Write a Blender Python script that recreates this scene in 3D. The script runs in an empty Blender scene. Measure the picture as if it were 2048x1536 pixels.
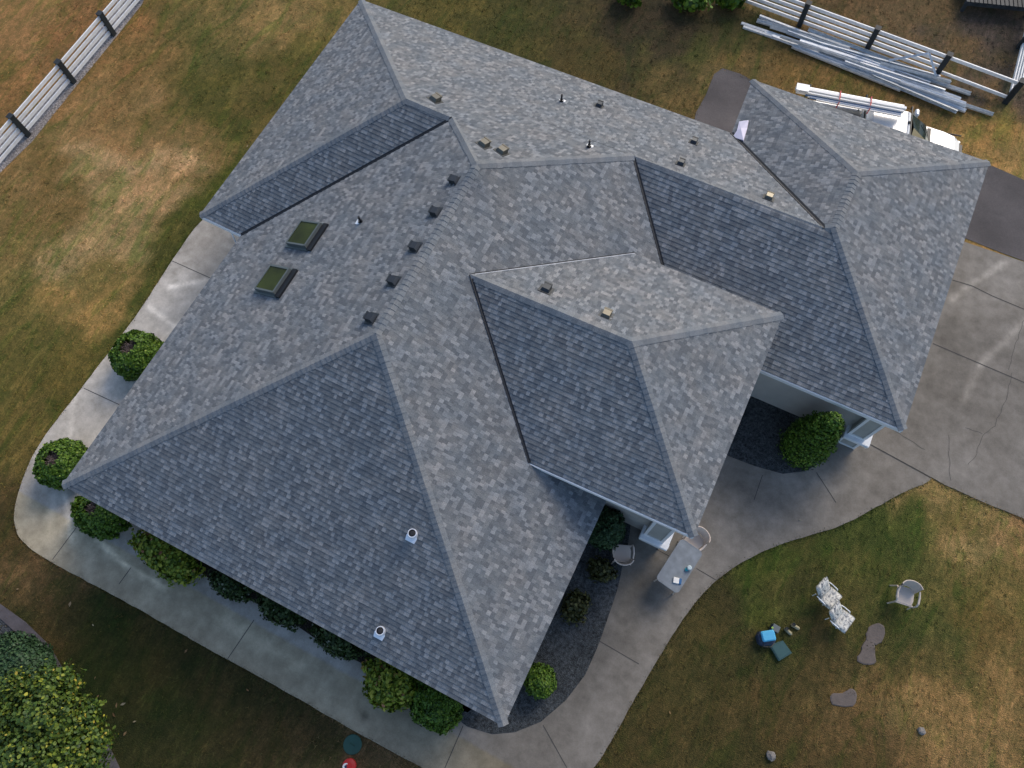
import bpy, math, random
import numpy as np
from mathutils import Vector, Matrix, noise
from mathutils.geometry import delaunay_2d_cdt
R = math.radians
V = Vector
sc = bpy.context.scene
col = sc.collection

# ------------------------------------------------------------------ camera, sky, sun
cd = bpy.data.cameras.new('camera'); cam = bpy.data.objects.new('camera', cd); col.objects.link(cam)
cam.location = (14.026, 1.561, 23.455); cam.rotation_euler = (0.366092, 0.025697, 0.460563)
cd.sensor_fit = 'HORIZONTAL'; cd.sensor_width = 36; cd.lens = 26.117; cd.clip_end = 2000; cd.clip_start = 0.1
sc.camera = cam
SUN_EL, SUN_AZ = 36.0, 12.0            # azimuth measured from +y towards +x
w = bpy.data.worlds.new('World'); sc.world = w; w.use_nodes = True
nt = w.node_tree; sky = nt.nodes.new('ShaderNodeTexSky'); sky.sky_type = 'NISHITA'; sky.sun_disc = False
sky.sun_elevation = R(SUN_EL); sky.sun_rotation = R(SUN_AZ); sky.air_density = 1.0; sky.dust_density = 2.0; sky.ozone_density = 1.2
hs = nt.nodes.new('ShaderNodeHueSaturation'); hs.inputs['Saturation'].default_value = 1.06
bg = nt.nodes['Background']; bg.inputs[1].default_value = 0.127; nt.links.new(sky.outputs[0], hs.inputs['Color']); nt.links.new(hs.outputs[0], bg.inputs[0])
sd = bpy.data.lights.new('sun', 'SUN'); sun = bpy.data.objects.new('sun', sd); col.objects.link(sun)
sd.energy = 1.22; sd.angle = R(28); sd.color = (1.0, 0.89, 0.74)
az, el = R(SUN_AZ), R(SUN_EL)
sun.rotation_euler = V((math.sin(az)*math.cos(el), math.cos(az)*math.cos(el), math.sin(el))).to_track_quat('Z', 'Y').to_euler()
sc.view_settings.view_transform = 'Standard'; sc.view_settings.look = 'None'; sc.view_settings.gamma = 1.0
sc.view_settings.exposure = 0.72

# ------------------------------------------------------------------ helpers
CR = cam.rotation_euler.to_matrix(); CL = cam.location.copy(); FP = 1485.77
def at(x, y, z=0.0):
    "where a spot of the survey photo (2048 wide) lies at height z"
    d = CR @ V(((x-1024)/FP, -(y-768)/FP, -1.0)); return CL + d*((z-CL.z)/d.z)
def onplane(x, y, p0, n):
    d = CR @ V(((x-1024)/FP, -(y-768)/FP, -1.0)); return CL + d*((p0-CL).dot(n)/d.dot(n))
def lin(r, g, b):
    f = lambda c: (c/255/12.92) if c/255 <= .04045 else ((c/255+.055)/1.055)**2.4
    return (f(r), f(g), f(b))
class MB:
    def __init__(s): s.v = []; s.f = []; s.m = []; s.uv = []; s.mats = []
    def mi(s, m):
        if m not in s.mats: s.mats.append(m)
        return s.mats.index(m)
    def face(s, pts, m, uv=None):
        i = len(s.v); s.v += [tuple(p) for p in pts]; s.f.append(tuple(range(i, i+len(pts)))); s.m.append(s.mi(m))
        s.uv += uv if uv else [(0.0, 0.0)]*len(pts)
    def box(s, c, size, m, rot=None, taper=1.0, bev=0.0):
        hx, hy, hz = size[0]/2, size[1]/2, size[2]/2; c = V(c); M = rot or Matrix.Identity(3)
        if bev > 0:
            b = min(bev, hx*.9, hy*.9)
            ring = [(hx-b, -hy), (hx, -hy+b), (hx, hy-b), (hx-b, hy), (-hx+b, hy), (-hx, hy-b), (-hx, -hy+b), (-hx+b, -hy)]
            bz = min(bev, hz)
            lo = [V((x, y, -hz)) for x, y in ring]; mi = [V((x, y, hz-bz)) for x, y in ring]
            k1, k2 = (hx-bz)/hx*taper, (hy-bz)/hy*taper
            hi = [V((x*k1, y*k2, hz)) for x, y in ring]
            for A, B in ((lo, mi), (mi, hi)):
                for i in range(8):
                    j = (i+1) % 8; s.face([c+M@A[i], c+M@A[j], c+M@B[j], c+M@B[i]], m)
            s.face([c+M@p for p in hi], m); s.face([c+M@p for p in reversed(lo)], m); return
        P = [c+M@V((x*hx*(taper if z > 0 else 1), y*hy*(taper if z > 0 else 1), z*hz)) for z in (-1, 1) for x, y in ((-1, -1), (1, -1), (1, 1), (-1, 1))]
        for q in ((3, 2, 1, 0), (4, 5, 6, 7), (0, 1, 5, 4), (1, 2, 6, 5), (2, 3, 7, 6), (3, 0, 4, 7)): s.face([P[i] for i in q], m)
    def beam(s, a, b, wd, ht, m, up=V((0, 0, 1))):
        a, b = V(a), V(b); d = (b-a); L = d.length; x = d/L; y = up.cross(x)
        if y.length < 1e-5: y = V((0, 1, 0)).cross(x)
        y.normalize(); z = x.cross(y); s.box((a+b)/2, (L, wd, ht), m, Matrix((x, y, z)).transposed())
    def tube(s, pts, rad, m, n=8, closed=True):
        pts = [V(p) for p in pts]; rad = rad if isinstance(rad, (list, tuple)) else [rad]*len(pts); rings = []
        prev = None
        for i, p in enumerate(pts):
            d = (pts[min(i+1, len(pts)-1)]-pts[max(i-1, 0)]).normalized()
            if prev is None: prev = V((0, 0, 1)) if abs(d.z) < .9 else V((1, 0, 0))
            y = prev.cross(d)
            if y.length < 1e-4: y = V((0, 1, 0)).cross(d)
            y.normalize(); x = d.cross(y); prev = x
            rings.append([p+(x*math.cos(t)+y*math.sin(t))*rad[i] for t in [k*2*math.pi/n for k in range(n)]])
        for A, B in zip(rings, rings[1:]):
            for k in range(n): s.face([A[k], A[(k+1) % n], B[(k+1) % n], B[k]], m)
        if closed: s.face(list(reversed(rings[0])), m); s.face(rings[-1], m)
    def lathe(s, c, prof, m, n=16, rot=None):
        c = V(c); M = rot or Matrix.Identity(3)
        rings = [[c+M@V((r*math.cos(t), r*math.sin(t), z)) for t in [k*2*math.pi/n for k in range(n)]] for r, z in prof]
        for A, B in zip(rings, rings[1:]):
            for k in range(n): s.face([A[k], A[(k+1) % n], B[(k+1) % n], B[k]], m)
        s.face(list(reversed(rings[0])), m); s.face(rings[-1], m)
    def prism(s, poly, z0, z1, m, M=None):
        n = len(poly); f = M if M else (lambda p: p)
        lo = [f(V((p[0], p[1], z0))) for p in poly]; hi = [f(V((p[0], p[1], z1))) for p in poly]
        s.face(hi, m); s.face(list(reversed(lo)), m)
        for i in range(n): j = (i+1) % n; s.face([lo[i], lo[j], hi[j], hi[i]], m)
    def build(s, name, parent=None, smooth=False):
        me = bpy.data.meshes.new(name); base = V((0, 0, 0))
        me.from_pydata(s.v, [], s.f)
        for m in s.mats: me.materials.append(m)
        me.polygons.foreach_set('material_index', s.m)
        u = me.uv_layers.new(name='UVMap'); u.data.foreach_set('uv', [c for p in s.uv for c in p])
        if smooth: me.polygons.foreach_set('use_smooth', [True]*len(s.f))
        me.update(); o = bpy.data.objects.new(name, me); col.objects.link(o)
        if parent: o.parent = parent; o.matrix_parent_inverse = Matrix.Translation(parent.location).inverted() if parent.type == 'EMPTY' and parent.rotation_euler.z == 0 else parent.matrix_basis.inverted()
        return o
def weld(o, d=1e-4):
    import bmesh
    bm = bmesh.new(); bm.from_mesh(o.data); bmesh.ops.remove_doubles(bm, verts=bm.verts, dist=d); bm.to_mesh(o.data); bm.free(); return o
def tag(o, label=None, cat=None, group=None, kind=None):
    for k, v in (('label', label), ('category', cat), ('group', group), ('kind', kind)):
        if v: o[k] = v
    return o
def thing(name, loc, label, cat, group=None, rz=0.0):
    o = bpy.data.objects.new(name, None); col.objects.link(o); o.location = loc; o.rotation_euler = (0, 0, rz); o.empty_display_size = .2
    return tag(o, label, cat, group)
def struct(mb, name): return tag(mb.build(name), kind='structure')
def lbuild(mb, name, parent, smooth=False):
    "link a mesh whose coordinates are already local to its parent"
    o = mb.build(name, None, smooth); o.parent = parent; return o
def copy_tree(o, parent=None):
    c = o.copy(); col.objects.link(c)
    if parent: c.parent = parent
    for ch in list(o.children): copy_tree(ch, c)
    return c

# ------------------------------------------------------------------ materials
def mat(name, color, rough=.7, metal=0.0, bump=0.0, bscale=40, var=0.0, vscale=3.0, spec=.5, coat=0.0):
    m = bpy.data.materials.new(name); m.use_nodes = True; t = m.node_tree; N = t.nodes; L = t.links; b = N['Principled BSDF']
    b.inputs['Base Color'].default_value = (*color, 1); b.inputs['Roughness'].default_value = rough; b.inputs['Metallic'].default_value = metal
    b.inputs['Specular IOR Level'].default_value = spec
    if coat: b.inputs['Coat Weight'].default_value = coat
    tc = N.new('ShaderNodeTexCoord')
    n = N.new('ShaderNodeTexNoise'); n.inputs['Scale'].default_value = vscale; n.inputs['Detail'].default_value = 8; L.new(tc.outputs['Object'], n.inputs['Vector'])
    mx = N.new('ShaderNodeMix'); mx.data_type = 'RGBA'; mx.blend_type = 'MULTIPLY'; mx.inputs[0].default_value = 1
    cr = N.new('ShaderNodeMapRange'); cr.inputs[1].default_value = .3; cr.inputs[2].default_value = .7; cr.inputs[3].default_value = 1-var; cr.inputs[4].default_value = 1+var
    L.new(n.outputs[0], cr.inputs[0]); mx.inputs[6].default_value = (*color, 1); L.new(cr.outputs[0], mx.inputs[7]); L.new(mx.outputs[2], b.inputs['Base Color'])
    if bump:
        n2 = N.new('ShaderNodeTexNoise'); n2.inputs['Scale'].default_value = bscale; n2.inputs['Detail'].default_value = 5; L.new(tc.outputs['Object'], n2.inputs['Vector'])
        bp = N.new('ShaderNodeBump'); bp.inputs['Strength'].default_value = bump; bp.inputs['Distance'].default_value = .02; L.new(n2.outputs[0], bp.inputs['Height']); L.new(bp.outputs[0], b.inputs['Normal'])
    return m
def mathn(t, op, a, b=None, c=None):
    n = t.nodes.new('ShaderNodeMath'); n.operation = op
    for i, x in enumerate((a, b, c)):
        if x is None: continue
        if isinstance(x, (int, float)): n.inputs[i].default_value = x
        else: t.links.new(x, n.inputs[i])
    return n.outputs[0]
def ramp(t, fac, stops, const=False):
    n = t.nodes.new('ShaderNodeValToRGB'); e = n.color_ramp.elements
    if const: n.color_ramp.interpolation = 'CONSTANT'
    while len(e) < len(stops): e.new(.5)
    for i, (p, c) in enumerate(stops): e[i].position = p; e[i].color = (*c, 1)
    t.links.new(fac, n.inputs[0]); return n.outputs[0]
def mixc(t, mode, fac, a, b):
    n = t.nodes.new('ShaderNodeMix'); n.data_type = 'RGBA'; n.blend_type = mode
    for i, x in ((0, fac), (6, a), (7, b)):
        if isinstance(x, (int, float)): n.inputs[i].default_value = x
        elif isinstance(x, tuple): n.inputs[i].default_value = (*x, 1)
        else: t.links.new(x, n.inputs[i])
    return n.outputs[2]
def shingle_mat(name, tabs=True, base=1.0):
    m = bpy.data.materials.new(name); m.use_nodes = True; t = m.node_tree; N = t.nodes; L = t.links; b = N['Principled BSDF']
    uv = N.new('ShaderNodeUVMap'); uv.uv_map = 'UVMap'; sp = N.new('ShaderNodeSeparateXYZ'); L.new(uv.outputs[0], sp.inputs[0])
    row = mathn(t, 'FLOOR', sp.outputs[1])
    h = N.new('ShaderNodeTexWhiteNoise'); h.noise_dimensions = '1D'; L.new(row, h.inputs['W'])
    # tabs of uneven width: a little noise bends the cell borders, every course starts elsewhere
    cv = N.new('ShaderNodeCombineXYZ'); L.new(mathn(t, 'MULTIPLY', sp.outputs[0], 2.3), cv.inputs[0]); L.new(mathn(t, 'MULTIPLY', row, 7.31), cv.inputs[1])
    wn = N.new('ShaderNodeTexNoise'); wn.inputs['Scale'].default_value = 1; wn.inputs['Detail'].default_value = 1; L.new(cv.outputs[0], wn.inputs['Vector'])
    uu = mathn(t, 'ADD', mathn(t, 'ADD', mathn(t, 'MULTIPLY', sp.outputs[0], 9.6 if tabs else 1.0), mathn(t, 'MULTIPLY', h.outputs['Value'], 31.0)), mathn(t, 'MULTIPLY', wn.outputs[0], 2.0 if tabs else 0.0))
    cell = mathn(t, 'FLOOR', uu)
    c2 = N.new('ShaderNodeCombineXYZ'); L.new(cell, c2.inputs[0]); L.new(row, c2.inputs[1])
    wh = N.new('ShaderNodeTexWhiteNoise'); wh.noise_dimensions = '2D'; L.new(c2.outputs[0], wh.inputs['Vector'])
    k = base
    cc = ramp(t, wh.outputs['Value'], [(0, (.112*k, .122*k, .133*k)), (.16, (.134*k, .145*k, .155*k)), (.36, (.152*k, .163*k, .172*k)), (.52, (.164*k, .176*k, .184*k)), (.66, (.186*k, .197*k, .207*k)), (.80, (.216*k, .227*k, .237*k)), (.93, (.252*k, .260*k, .266*k))] if tabs
              else [(0, (.150*k, .164*k, .176*k)), (.5, (.172*k, .186*k, .197*k)), (1, (.194*k, .206*k, .215*k))], const=tabs)
    tc = N.new('ShaderNodeTexCoord')
    hue = N.new('ShaderNodeTexNoise'); hue.inputs['Scale'].default_value = 1.4; hue.inputs['Detail'].default_value = 5; L.new(tc.outputs['Object'], hue.inputs['Vector'])
    cc = mixc(t, 'MULTIPLY', 1.0, cc, ramp(t, hue.outputs[0], [(.34, (.90, .94, .98)), (.5, (1, 1, 1)), (.66, (1.10, 1.05, 1.01))]))
    gr = N.new('ShaderNodeTexNoise'); gr.inputs['Scale'].default_value = 55; gr.inputs['Detail'].default_value = 4; L.new(tc.outputs['Object'], gr.inputs['Vector'])
    cc = mixc(t, 'MULTIPLY', 1.0, cc, ramp(t, gr.outputs[0], [(.3, (.66, .66, .66)), (.7, (1.34, 1.34, 1.34))]))
    L.new(cc, b.inputs['Base Color']); b.inputs['Roughness'].default_value = .9; b.inputs['Specular IOR Level'].default_value = .25
    # the laminated tabs stand proud of the slots between them
    fr = mathn(t, 'FRACT', uu); edge = mathn(t, 'MULTIPLY', mathn(t, 'SMOOTH_MIN', mathn(t, 'MULTIPLY', fr, 12.0), 1.0, .2), mathn(t, 'GREATER_THAN', wh.outputs['Value'], .45))
    gb = N.new('ShaderNodeTexNoise'); gb.inputs['Scale'].default_value = 160; gb.inputs['Detail'].default_value = 3; L.new(tc.outputs['Object'], gb.inputs['Vector'])
    hh = mathn(t, 'ADD', mathn(t, 'MULTIPLY', edge, .8 if tabs else 0.0), mathn(t, 'MULTIPLY', gb.outputs[0], .5))
    bp = N.new('ShaderNodeBump'); bp.inputs['Strength'].default_value = .7; bp.inputs['Distance'].default_value = .01; L.new(hh, bp.inputs['Height']); L.new(bp.outputs[0], b.inputs['Normal'])
    return m
SHING = shingle_mat('asphalt_shingle'); CAP = shingle_mat('ridge_cap_shingle', tabs=False, base=1.0)
VALM = mat('dark_valley_metal', (.012, .014, .018), .6, .3)
WHITE = mat('white_paint', (.78, .79, .80), .45, var=.05)
STUC = mat('grey_beige_siding', (.46, .44, .41), .85, bump=.3, var=.06)
PANEL = mat('grey_panel', (.38, .375, .35), .8, var=.08)
GLASS = mat('dark_window_glass', (.02, .03, .03), .05, spec=.9)
SKYG = mat('green_tinted_skylight_glass', (.030, .040, .008), .3, spec=.15, var=.5, vscale=1.2)
ALU = mat('grey_aluminium', (.13, .15, .15), .45, .4)
DKM = mat('dark_vent_metal', (.045, .05, .055), .42, .5)
BRZ = mat('bronze_vent_metal', (.13, .12, .095), .36, .6)
GALV = mat('bright_galvanised', (.82, .84, .88), .35, .3)
BLK = mat('black_rubber', (.012, .012, .014), .6)
POST = mat('dark_green_post', (.014, .020, .024), .7, var=.3, vscale=12)
FWH = mat('white_fence_rail', (.80, .80, .79), .5, var=.10, vscale=6)
CARW = mat('white_car_paint', (.60, .61, .62), .22, coat=.8)
CARG = mat('tinted_windscreen', (.015, .03, .025), .06, spec=1.0)
TRIM = mat('black_trim', (.012, .013, .013), .5)
GUTW = mat('white_aluminium_gutter', (.74, .76, .78), .42, .15, var=.12, vscale=5)
GUTG = mat('grey_aluminium_gutter', (.56, .57, .56), .45, .0, var=.2, vscale=6)
TAN = mat('tan_resin', (.70, .58, .49), .55, var=.05)
TAUPE = mat('taupe_resin', (.54, .46, .39), .55, var=.05)
SLATE = mat('grey_table_top', (.20, .225, .25), .38, var=.18, vscale=5)
CYAN = mat('light_blue_fabric', (.07, .38, .62), .6, bump=.3)
NAVY = mat('dark_blue_fabric', (.02, .035, .07), .7, bump=.3)
TEAL = mat('dark_teal_plastic', (.022, .075, .078), .5, var=.1)
TEALG = mat('green_valve_cover', (.02, .075, .055), .6, var=.15)
RED = mat('red_plastic', (.55, .02, .012), .35)
BEIG = mat('pale_tan_leather', (.36, .32, .20), .8, bump=.4)
STRAP = mat('red_webbing', (.55, .09, .08), .7)
BOX = mat('white_cardboard', (.80, .79, .76), .6, var=.04)
BLUEL = mat('blue_film', (.03, .12, .28), .4)
PAPER = mat('white_plastic_sheet', (.74, .68, .78), .5, var=.05, bump=.2, bscale=6)
WOOD = mat('brown_wood', (.13, .06, .025), .7, var=.3, vscale=8)
BARK = mat('bark', (.07, .05, .035), .9, bump=.8, bscale=18, var=.3)
SHED = mat('dark_grey_decking', (.028, .034, .038), .7, var=.35, vscale=5)
STONE = mat('dark_flagstone', (.115, .094, .082), .85, bump=.6, bscale=14, var=.15, vscale=5)
ROCK = mat('field_rock', (.16, .15, .14), .9, bump=.8, bscale=9, var=.3, vscale=6)
JOINT = mat('joint_dirt', (.06, .057, .054), .95)

def leaf_mat(name, stops, rough=.55):
    m = bpy.data.materials.new(name); m.use_nodes = True; t = m.node_tree; b = t.nodes['Principled BSDF']
    uv = t.nodes.new('ShaderNodeUVMap'); uv.uv_map = 'UVMap'; sp = t.nodes.new('ShaderNodeSeparateXYZ'); t.links.new(uv.outputs[0], sp.inputs[0])
    t.links.new(ramp(t, sp.outputs[0], stops), b.inputs['Base Color']); b.inputs['Roughness'].default_value = rough; b.inputs['Specular IOR Level'].default_value = .3
    b.inputs['Subsurface Weight'].default_value = 0.0
    return m
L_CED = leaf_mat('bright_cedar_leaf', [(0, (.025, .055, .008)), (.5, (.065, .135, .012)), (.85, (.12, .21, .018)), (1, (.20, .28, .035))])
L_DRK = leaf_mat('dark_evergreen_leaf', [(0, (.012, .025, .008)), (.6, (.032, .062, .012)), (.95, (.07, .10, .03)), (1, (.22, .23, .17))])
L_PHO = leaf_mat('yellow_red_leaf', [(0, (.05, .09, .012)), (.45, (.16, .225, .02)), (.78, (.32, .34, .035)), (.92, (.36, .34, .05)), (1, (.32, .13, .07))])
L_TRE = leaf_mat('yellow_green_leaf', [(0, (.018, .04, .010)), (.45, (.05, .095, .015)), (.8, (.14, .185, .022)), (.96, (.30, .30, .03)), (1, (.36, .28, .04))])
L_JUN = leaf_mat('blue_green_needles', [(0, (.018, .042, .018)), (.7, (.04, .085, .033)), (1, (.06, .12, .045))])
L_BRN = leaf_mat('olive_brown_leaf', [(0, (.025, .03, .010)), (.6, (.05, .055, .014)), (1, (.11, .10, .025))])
L_STEM = mat('dead_stems', (.24, .19, .175), .9, bump=.5, var=.4, vscale=9)
L_DEAD = leaf_mat('fallen_leaf', [(0, (.30, .16, .07)), (.5, (.45, .30, .16)), (1, (.5, .5, .38))])

def attr_ground(name, stain_scale, lo, hi, bump, bscale, rough=.95, extra=None, mid=1.0):
    m = bpy.data.materials.new(name); m.use_nodes = True; t = m.node_tree; N = t.nodes; L = t.links; b = N['Principled BSDF']
    a = N.new('ShaderNodeAttribute'); a.attribute_name = 'tint'
    tc = N.new('ShaderNodeTexCoord'); c = a.outputs['Color']
    for sc_, l_, h_, det in stain_scale:
        n = N.new('ShaderNodeTexNoise'); n.inputs['Scale'].default_value = sc_; n.inputs['Detail'].default_value = det; n.inputs['Roughness'].default_value = .65
        L.new(tc.outputs['Object'], n.inputs['Vector'])
        c = mixc(t, 'MULTIPLY', 1.0, c, ramp(t, n.outputs[0], [(.3, l_), (.7, h_)]))
    L.new(c, b.inputs['Base Color']); b.inputs['Roughness'].default_value = rough; b.inputs['Specular IOR Level'].default_value = .2
    n2 = N.new('ShaderNodeTexNoise'); n2.inputs['Scale'].default_value = bscale; n2.inputs['Detail'].default_value = 6; L.new(tc.outputs['Object'], n2.inputs['Vector'])
    bp = N.new('ShaderNodeBump'); bp.inputs['Strength'].default_value = bump; bp.inputs['Distance'].default_value = .05; L.new(n2.outputs[0], bp.inputs['Height']); L.new(bp.outputs[0], b.inputs['Normal'])
    return m
LAWN0 = attr_ground('lawn', [(.9, (.72, .80, .78), (1.30, 1.18, 1.2), 6), (4.5, (.70, .78, .72), (1.32, 1.2, 1.25), 6), (16, (.62, .66, .6), (1.4, 1.34, 1.4), 5), (60, (.7, .7, .7), (1.32, 1.3, 1.3), 4)], 0, 0, 1.0, 30)
def lawn_mat():
    m = LAWN0; t = m.node_tree; N = t.nodes; L = t.links; b = N['Principled BSDF']; src = b.inputs['Base Color'].links[0].from_socket
    tc = N.new('ShaderNodeTexCoord'); mp = N.new('ShaderNodeMapping'); mp.inputs['Scale'].default_value = (1.0, .30, 1); mp.inputs['Rotation'].default_value = (0, 0, .25); L.new(tc.outputs['Object'], mp.inputs[0])
    c = src
    for sc_, dist, colr, lo, hi, amt in ((1.1, 1.2, (.58, .84, .56), .50, .62, .85), (2.4, 1.5, (1.75, 1.66, 1.75), .52, .68, .8), (7.0, .8, (.60, .70, .58), .50, .66, .65), (11.0, .6, (1.6, 1.52, 1.6), .54, .68, .75)):
        n = N.new('ShaderNodeTexNoise'); n.inputs['Scale'].default_value = sc_; n.inputs['Detail'].default_value = 6; n.inputs['Roughness'].default_value = .7; n.inputs['Distortion'].default_value = dist; L.new(mp.outputs[0], n.inputs['Vector'])
        r = N.new('ShaderNodeMapRange'); r.inputs[1].default_value = lo; r.inputs[2].default_value = hi; r.inputs[4].default_value = amt; L.new(n.outputs[0], r.inputs[0])
        c = mixc(t, 'MULTIPLY', r.outputs[0], c, colr)
    L.new(c, b.inputs['Base Color']); return m
LAWN = lawn_mat()
CONC = attr_ground('concrete', [(.5, (.86, .85, .83), (1.14, 1.15, 1.16), 6), (2.2, (.74, .74, .73), (1.22, 1.22, 1.23), 10), (25, (.90, .90, .90), (1.1, 1.1, 1.1), 5)], 0, 0, .15, 60, .85)
ASPH = attr_ground('asphalt', [(.6, (.8, .8, .8), (1.25, 1.22, 1.2), 6), (50, (.72, .72, .72), (1.3, 1.3, 1.3), 4)], 0, 0, .5, 80)
GRAV = attr_ground('gravel', [(1.0, (.75, .75, .75), (1.25, 1.22, 1.2), 4), (13, (.35, .35, .35), (2.0, 2.0, 2.0), 4), (40, (.5, .5, .5), (1.7, 1.7, 1.7), 2)], 0, 0, 1.0, 26)

# ------------------------------------------------------------------ ground sheets
def tinted(name, verts, faces, tint, m, kind='structure'):
    me = bpy.data.meshes.new(name); me.from_pydata(verts, [], faces); me.materials.append(m)
    a = me.color_attributes.new('tint', 'FLOAT_COLOR', 'POINT')
    a.data.foreach_set('color', np.array([(*c, 1.0) for c in tint], dtype=np.float32).ravel())
    me.update(); o = bpy.data.objects.new(name, me); col.objects.link(o); o['kind'] = kind; return o
E_FLAT = 0.62
LP = [(60,60,114,90,58),(10,180,108,84,52),(150,60,104,80,50),(250,250,110,90,58),(330,180,88,76,42),(420,120,74,72,38),(560,60,108,92,58),(300,380,132,110,78),(240,330,134,114,82),(230,500,120,104,72),(130,400,92,78,46),(120,560,88,82,46),(60,700,78,74,38),(200,620,124,102,62),
(60,880,80,72,38),(20,1100,66,56,32),(90,1130,80,66,42),(250,1230,54,50,26),(400,1350,48,46,24),(560,1450,54,48,28),(700,1500,78,66,46),(200,1330,36,44,18),(300,1480,40,44,20),(450,200,66,66,30),(380,300,100,84,52),(560,160,72,66,34),(600,120,80,76,38),
(440,390,56,66,22),(350,490,62,64,28),(260,640,66,68,30),(150,750,78,72,36),(900,30,70,66,32),(1000,60,58,58,28),(1200,130,62,56,30),(1350,60,50,44,31),(1290,100,50,46,30),(1400,110,56,60,28),(1500,110,62,58,32),(1550,160,100,80,46),(1700,180,96,78,46),(1850,200,90,74,46),
(1960,260,122,98,58),(2030,340,124,104,64),(1700,20,76,62,40),(1850,60,78,66,44),(2000,70,58,53,47),(2040,150,64,58,50),(1985,120,64,58,48),(1560,1110,62,70,31),(1750,1030,56,66,29),(1680,1060,56,64,30),(1900,975,112,98,62),(1940,1010,118,102,68),(2040,1060,110,90,60),(1950,1130,86,78,44),(1700,1130,64,66,33),(1640,1120,66,66,34),
(1500,1250,50,54,28),(1440,1230,58,54,32),(1850,1230,62,66,33),(1980,1250,84,72,40),(1380,1330,62,58,32),(1650,1350,62,56,32),(1760,1300,62,60,32),(1800,1400,90,74,46),(1950,1420,108,90,57),(1280,1500,60,54,30),(1450,1420,56,52,28),(1600,1500,68,58,34),(1900,1500,100,84,54),(1740,1500,80,66,42),
(1440,150,88,76,48),(1420,190,80,70,42),(1300,40,50,44,30),(-300,300,90,74,46),(-200,900,80,70,40),(-100,1400,50,48,26),(2300,900,100,86,52),(2300,1500,95,80,50),(1000,-300,60,58,30),(2000,-300,70,62,42),(1000,1700,60,54,30),(400,1700,45,46,24)]
lp_xy = np.array([at(a[0], a[1])[:2] for a in LP]); lp_c = np.array([lin(*a[2:]) for a in LP])/E_FLAT  # dry and green grass colours, with local light and shade left in
def lawn_tint(P):
    out = np.zeros((len(P), 3))
    for i in range(0, len(P), 4000):
        q = P[i:i+4000]
        d2 = ((q[:, None, :]-lp_xy[None])**2).sum(-1); wt = 1/(d2+.35)**1.9; out[i:i+4000] = (wt@lp_c)/wt.sum(1)[:, None]
    lum = out.mean(1, keepdims=True); out = lum+(out-lum)*1.06
    return np.maximum(out, .004)*(lum/.15)**.12*.97*np.array((.97, .955, .93))
# lawn: fine near the house, coarse to the horizon
def axis(lo, hi, st, far):
    a = list(np.arange(lo, hi+.01, st)); s = st; x = lo
    L_ = []; 
    while x > -far: s *= 1.6; x -= s; L_.append(x)
    x = hi; s = st; H_ = []
    while x < far: s *= 1.6; x += s; H_.append(x)
    return np.array(L_[::-1]+a+H_)
gx = axis(-18, 34, .3, 700); gy = axis(-12, 36, .3, 700)
GX, GY = np.meshgrid(gx, gy); P = np.stack([GX.ravel(), GY.ravel()], 1); wob = np.zeros((len(P), 2))
for i, (x, y) in enumerate(P):
    wob[i] = (noise.noise(V((x*.45, y*.45, 0)))*2.3+noise.noise(V((x*1.6, y*1.1, 3)))*1.3, noise.noise(V((x*.45, y*.45, 9)))*2.3+noise.noise(V((x*1.6, y*1.1, 14)))*1.3)
tint = lawn_tint(P+wob)
nx, ny = len(gx), len(gy)
far_f = [(j*nx+i, j*nx+i+1, (j+1)*nx+i+1, (j+1)*nx+i) for j in range(ny-1) for i in range(nx-1)]
tinted('ground', [(x, y, 0.0) for x, y in P], far_f, tint, LAWN)

def smooth(pts, n=4):
    "closed outline through the points, rounded"
    out = []; L_ = len(pts)
    for i in range(L_):
        p0, p1, p2, p3 = [np.array(pts[(i+k-1) % L_], float) for k in range(4)]
        for k in range(n):
            t = k/n; out.append(tuple(.5*((2*p1)+(-p0+p2)*t+(2*p0-5*p1+4*p2-p3)*t*t+(-p0+3*p1-3*p2+p3)*t**3)))
    return out
def sheet(name, outline, z, step, tintf, m, thick=.03, rough_edge=0.0):
    if rough_edge: outline = [(x+noise.noise(V((x*3, y*3, 1)))*rough_edge, y+noise.noise(V((x*3, y*3, 7)))*rough_edge) for x, y in outline]
    xs = [p[0] for p in outline]; ys = [p[1] for p in outline]; n = len(outline)
    def inside(x, y):
        c = False
        for i in range(n):
            x1, y1 = outline[i]; x2, y2 = outline[i-1]
            if (y1 > y) != (y2 > y) and x < (x2-x1)*(y-y1)/(y2-y1)+x1: c = not c
        return c
    pts = [V(p) for p in outline]; edges = [(i, (i+1) % n) for i in range(n)]
    for x in np.arange(min(xs), max(xs), step):
        for y in np.arange(min(ys), max(ys), step):
            if inside(x, y): pts.append(V((x+random.uniform(-.2, .2)*step, y+random.uniform(-.2, .2)*step)))
    vo, eo, fo, *_ = delaunay_2d_cdt(pts, edges, [list(range(n))], 1, 1e-5)
    verts = [(v.x, v.y, z) for v in vo]; faces = [tuple(f) for f in fo]; tn = [tintf(v.x, v.y) for v in vo]
    b0 = len(verts)                                                   # skirt down into the ground
    for x, y in outline: verts += [(x, y, z), (x, y, z-thick)]; tn += [tintf(x, y)]*2
    for i in range(n): j = (i+1) % n; faces.append((b0+2*i, b0+2*i+1, b0+2*j+1, b0+2*j))
    return tinted(name, verts, faces, tn, m)
random.seed(3)
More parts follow.
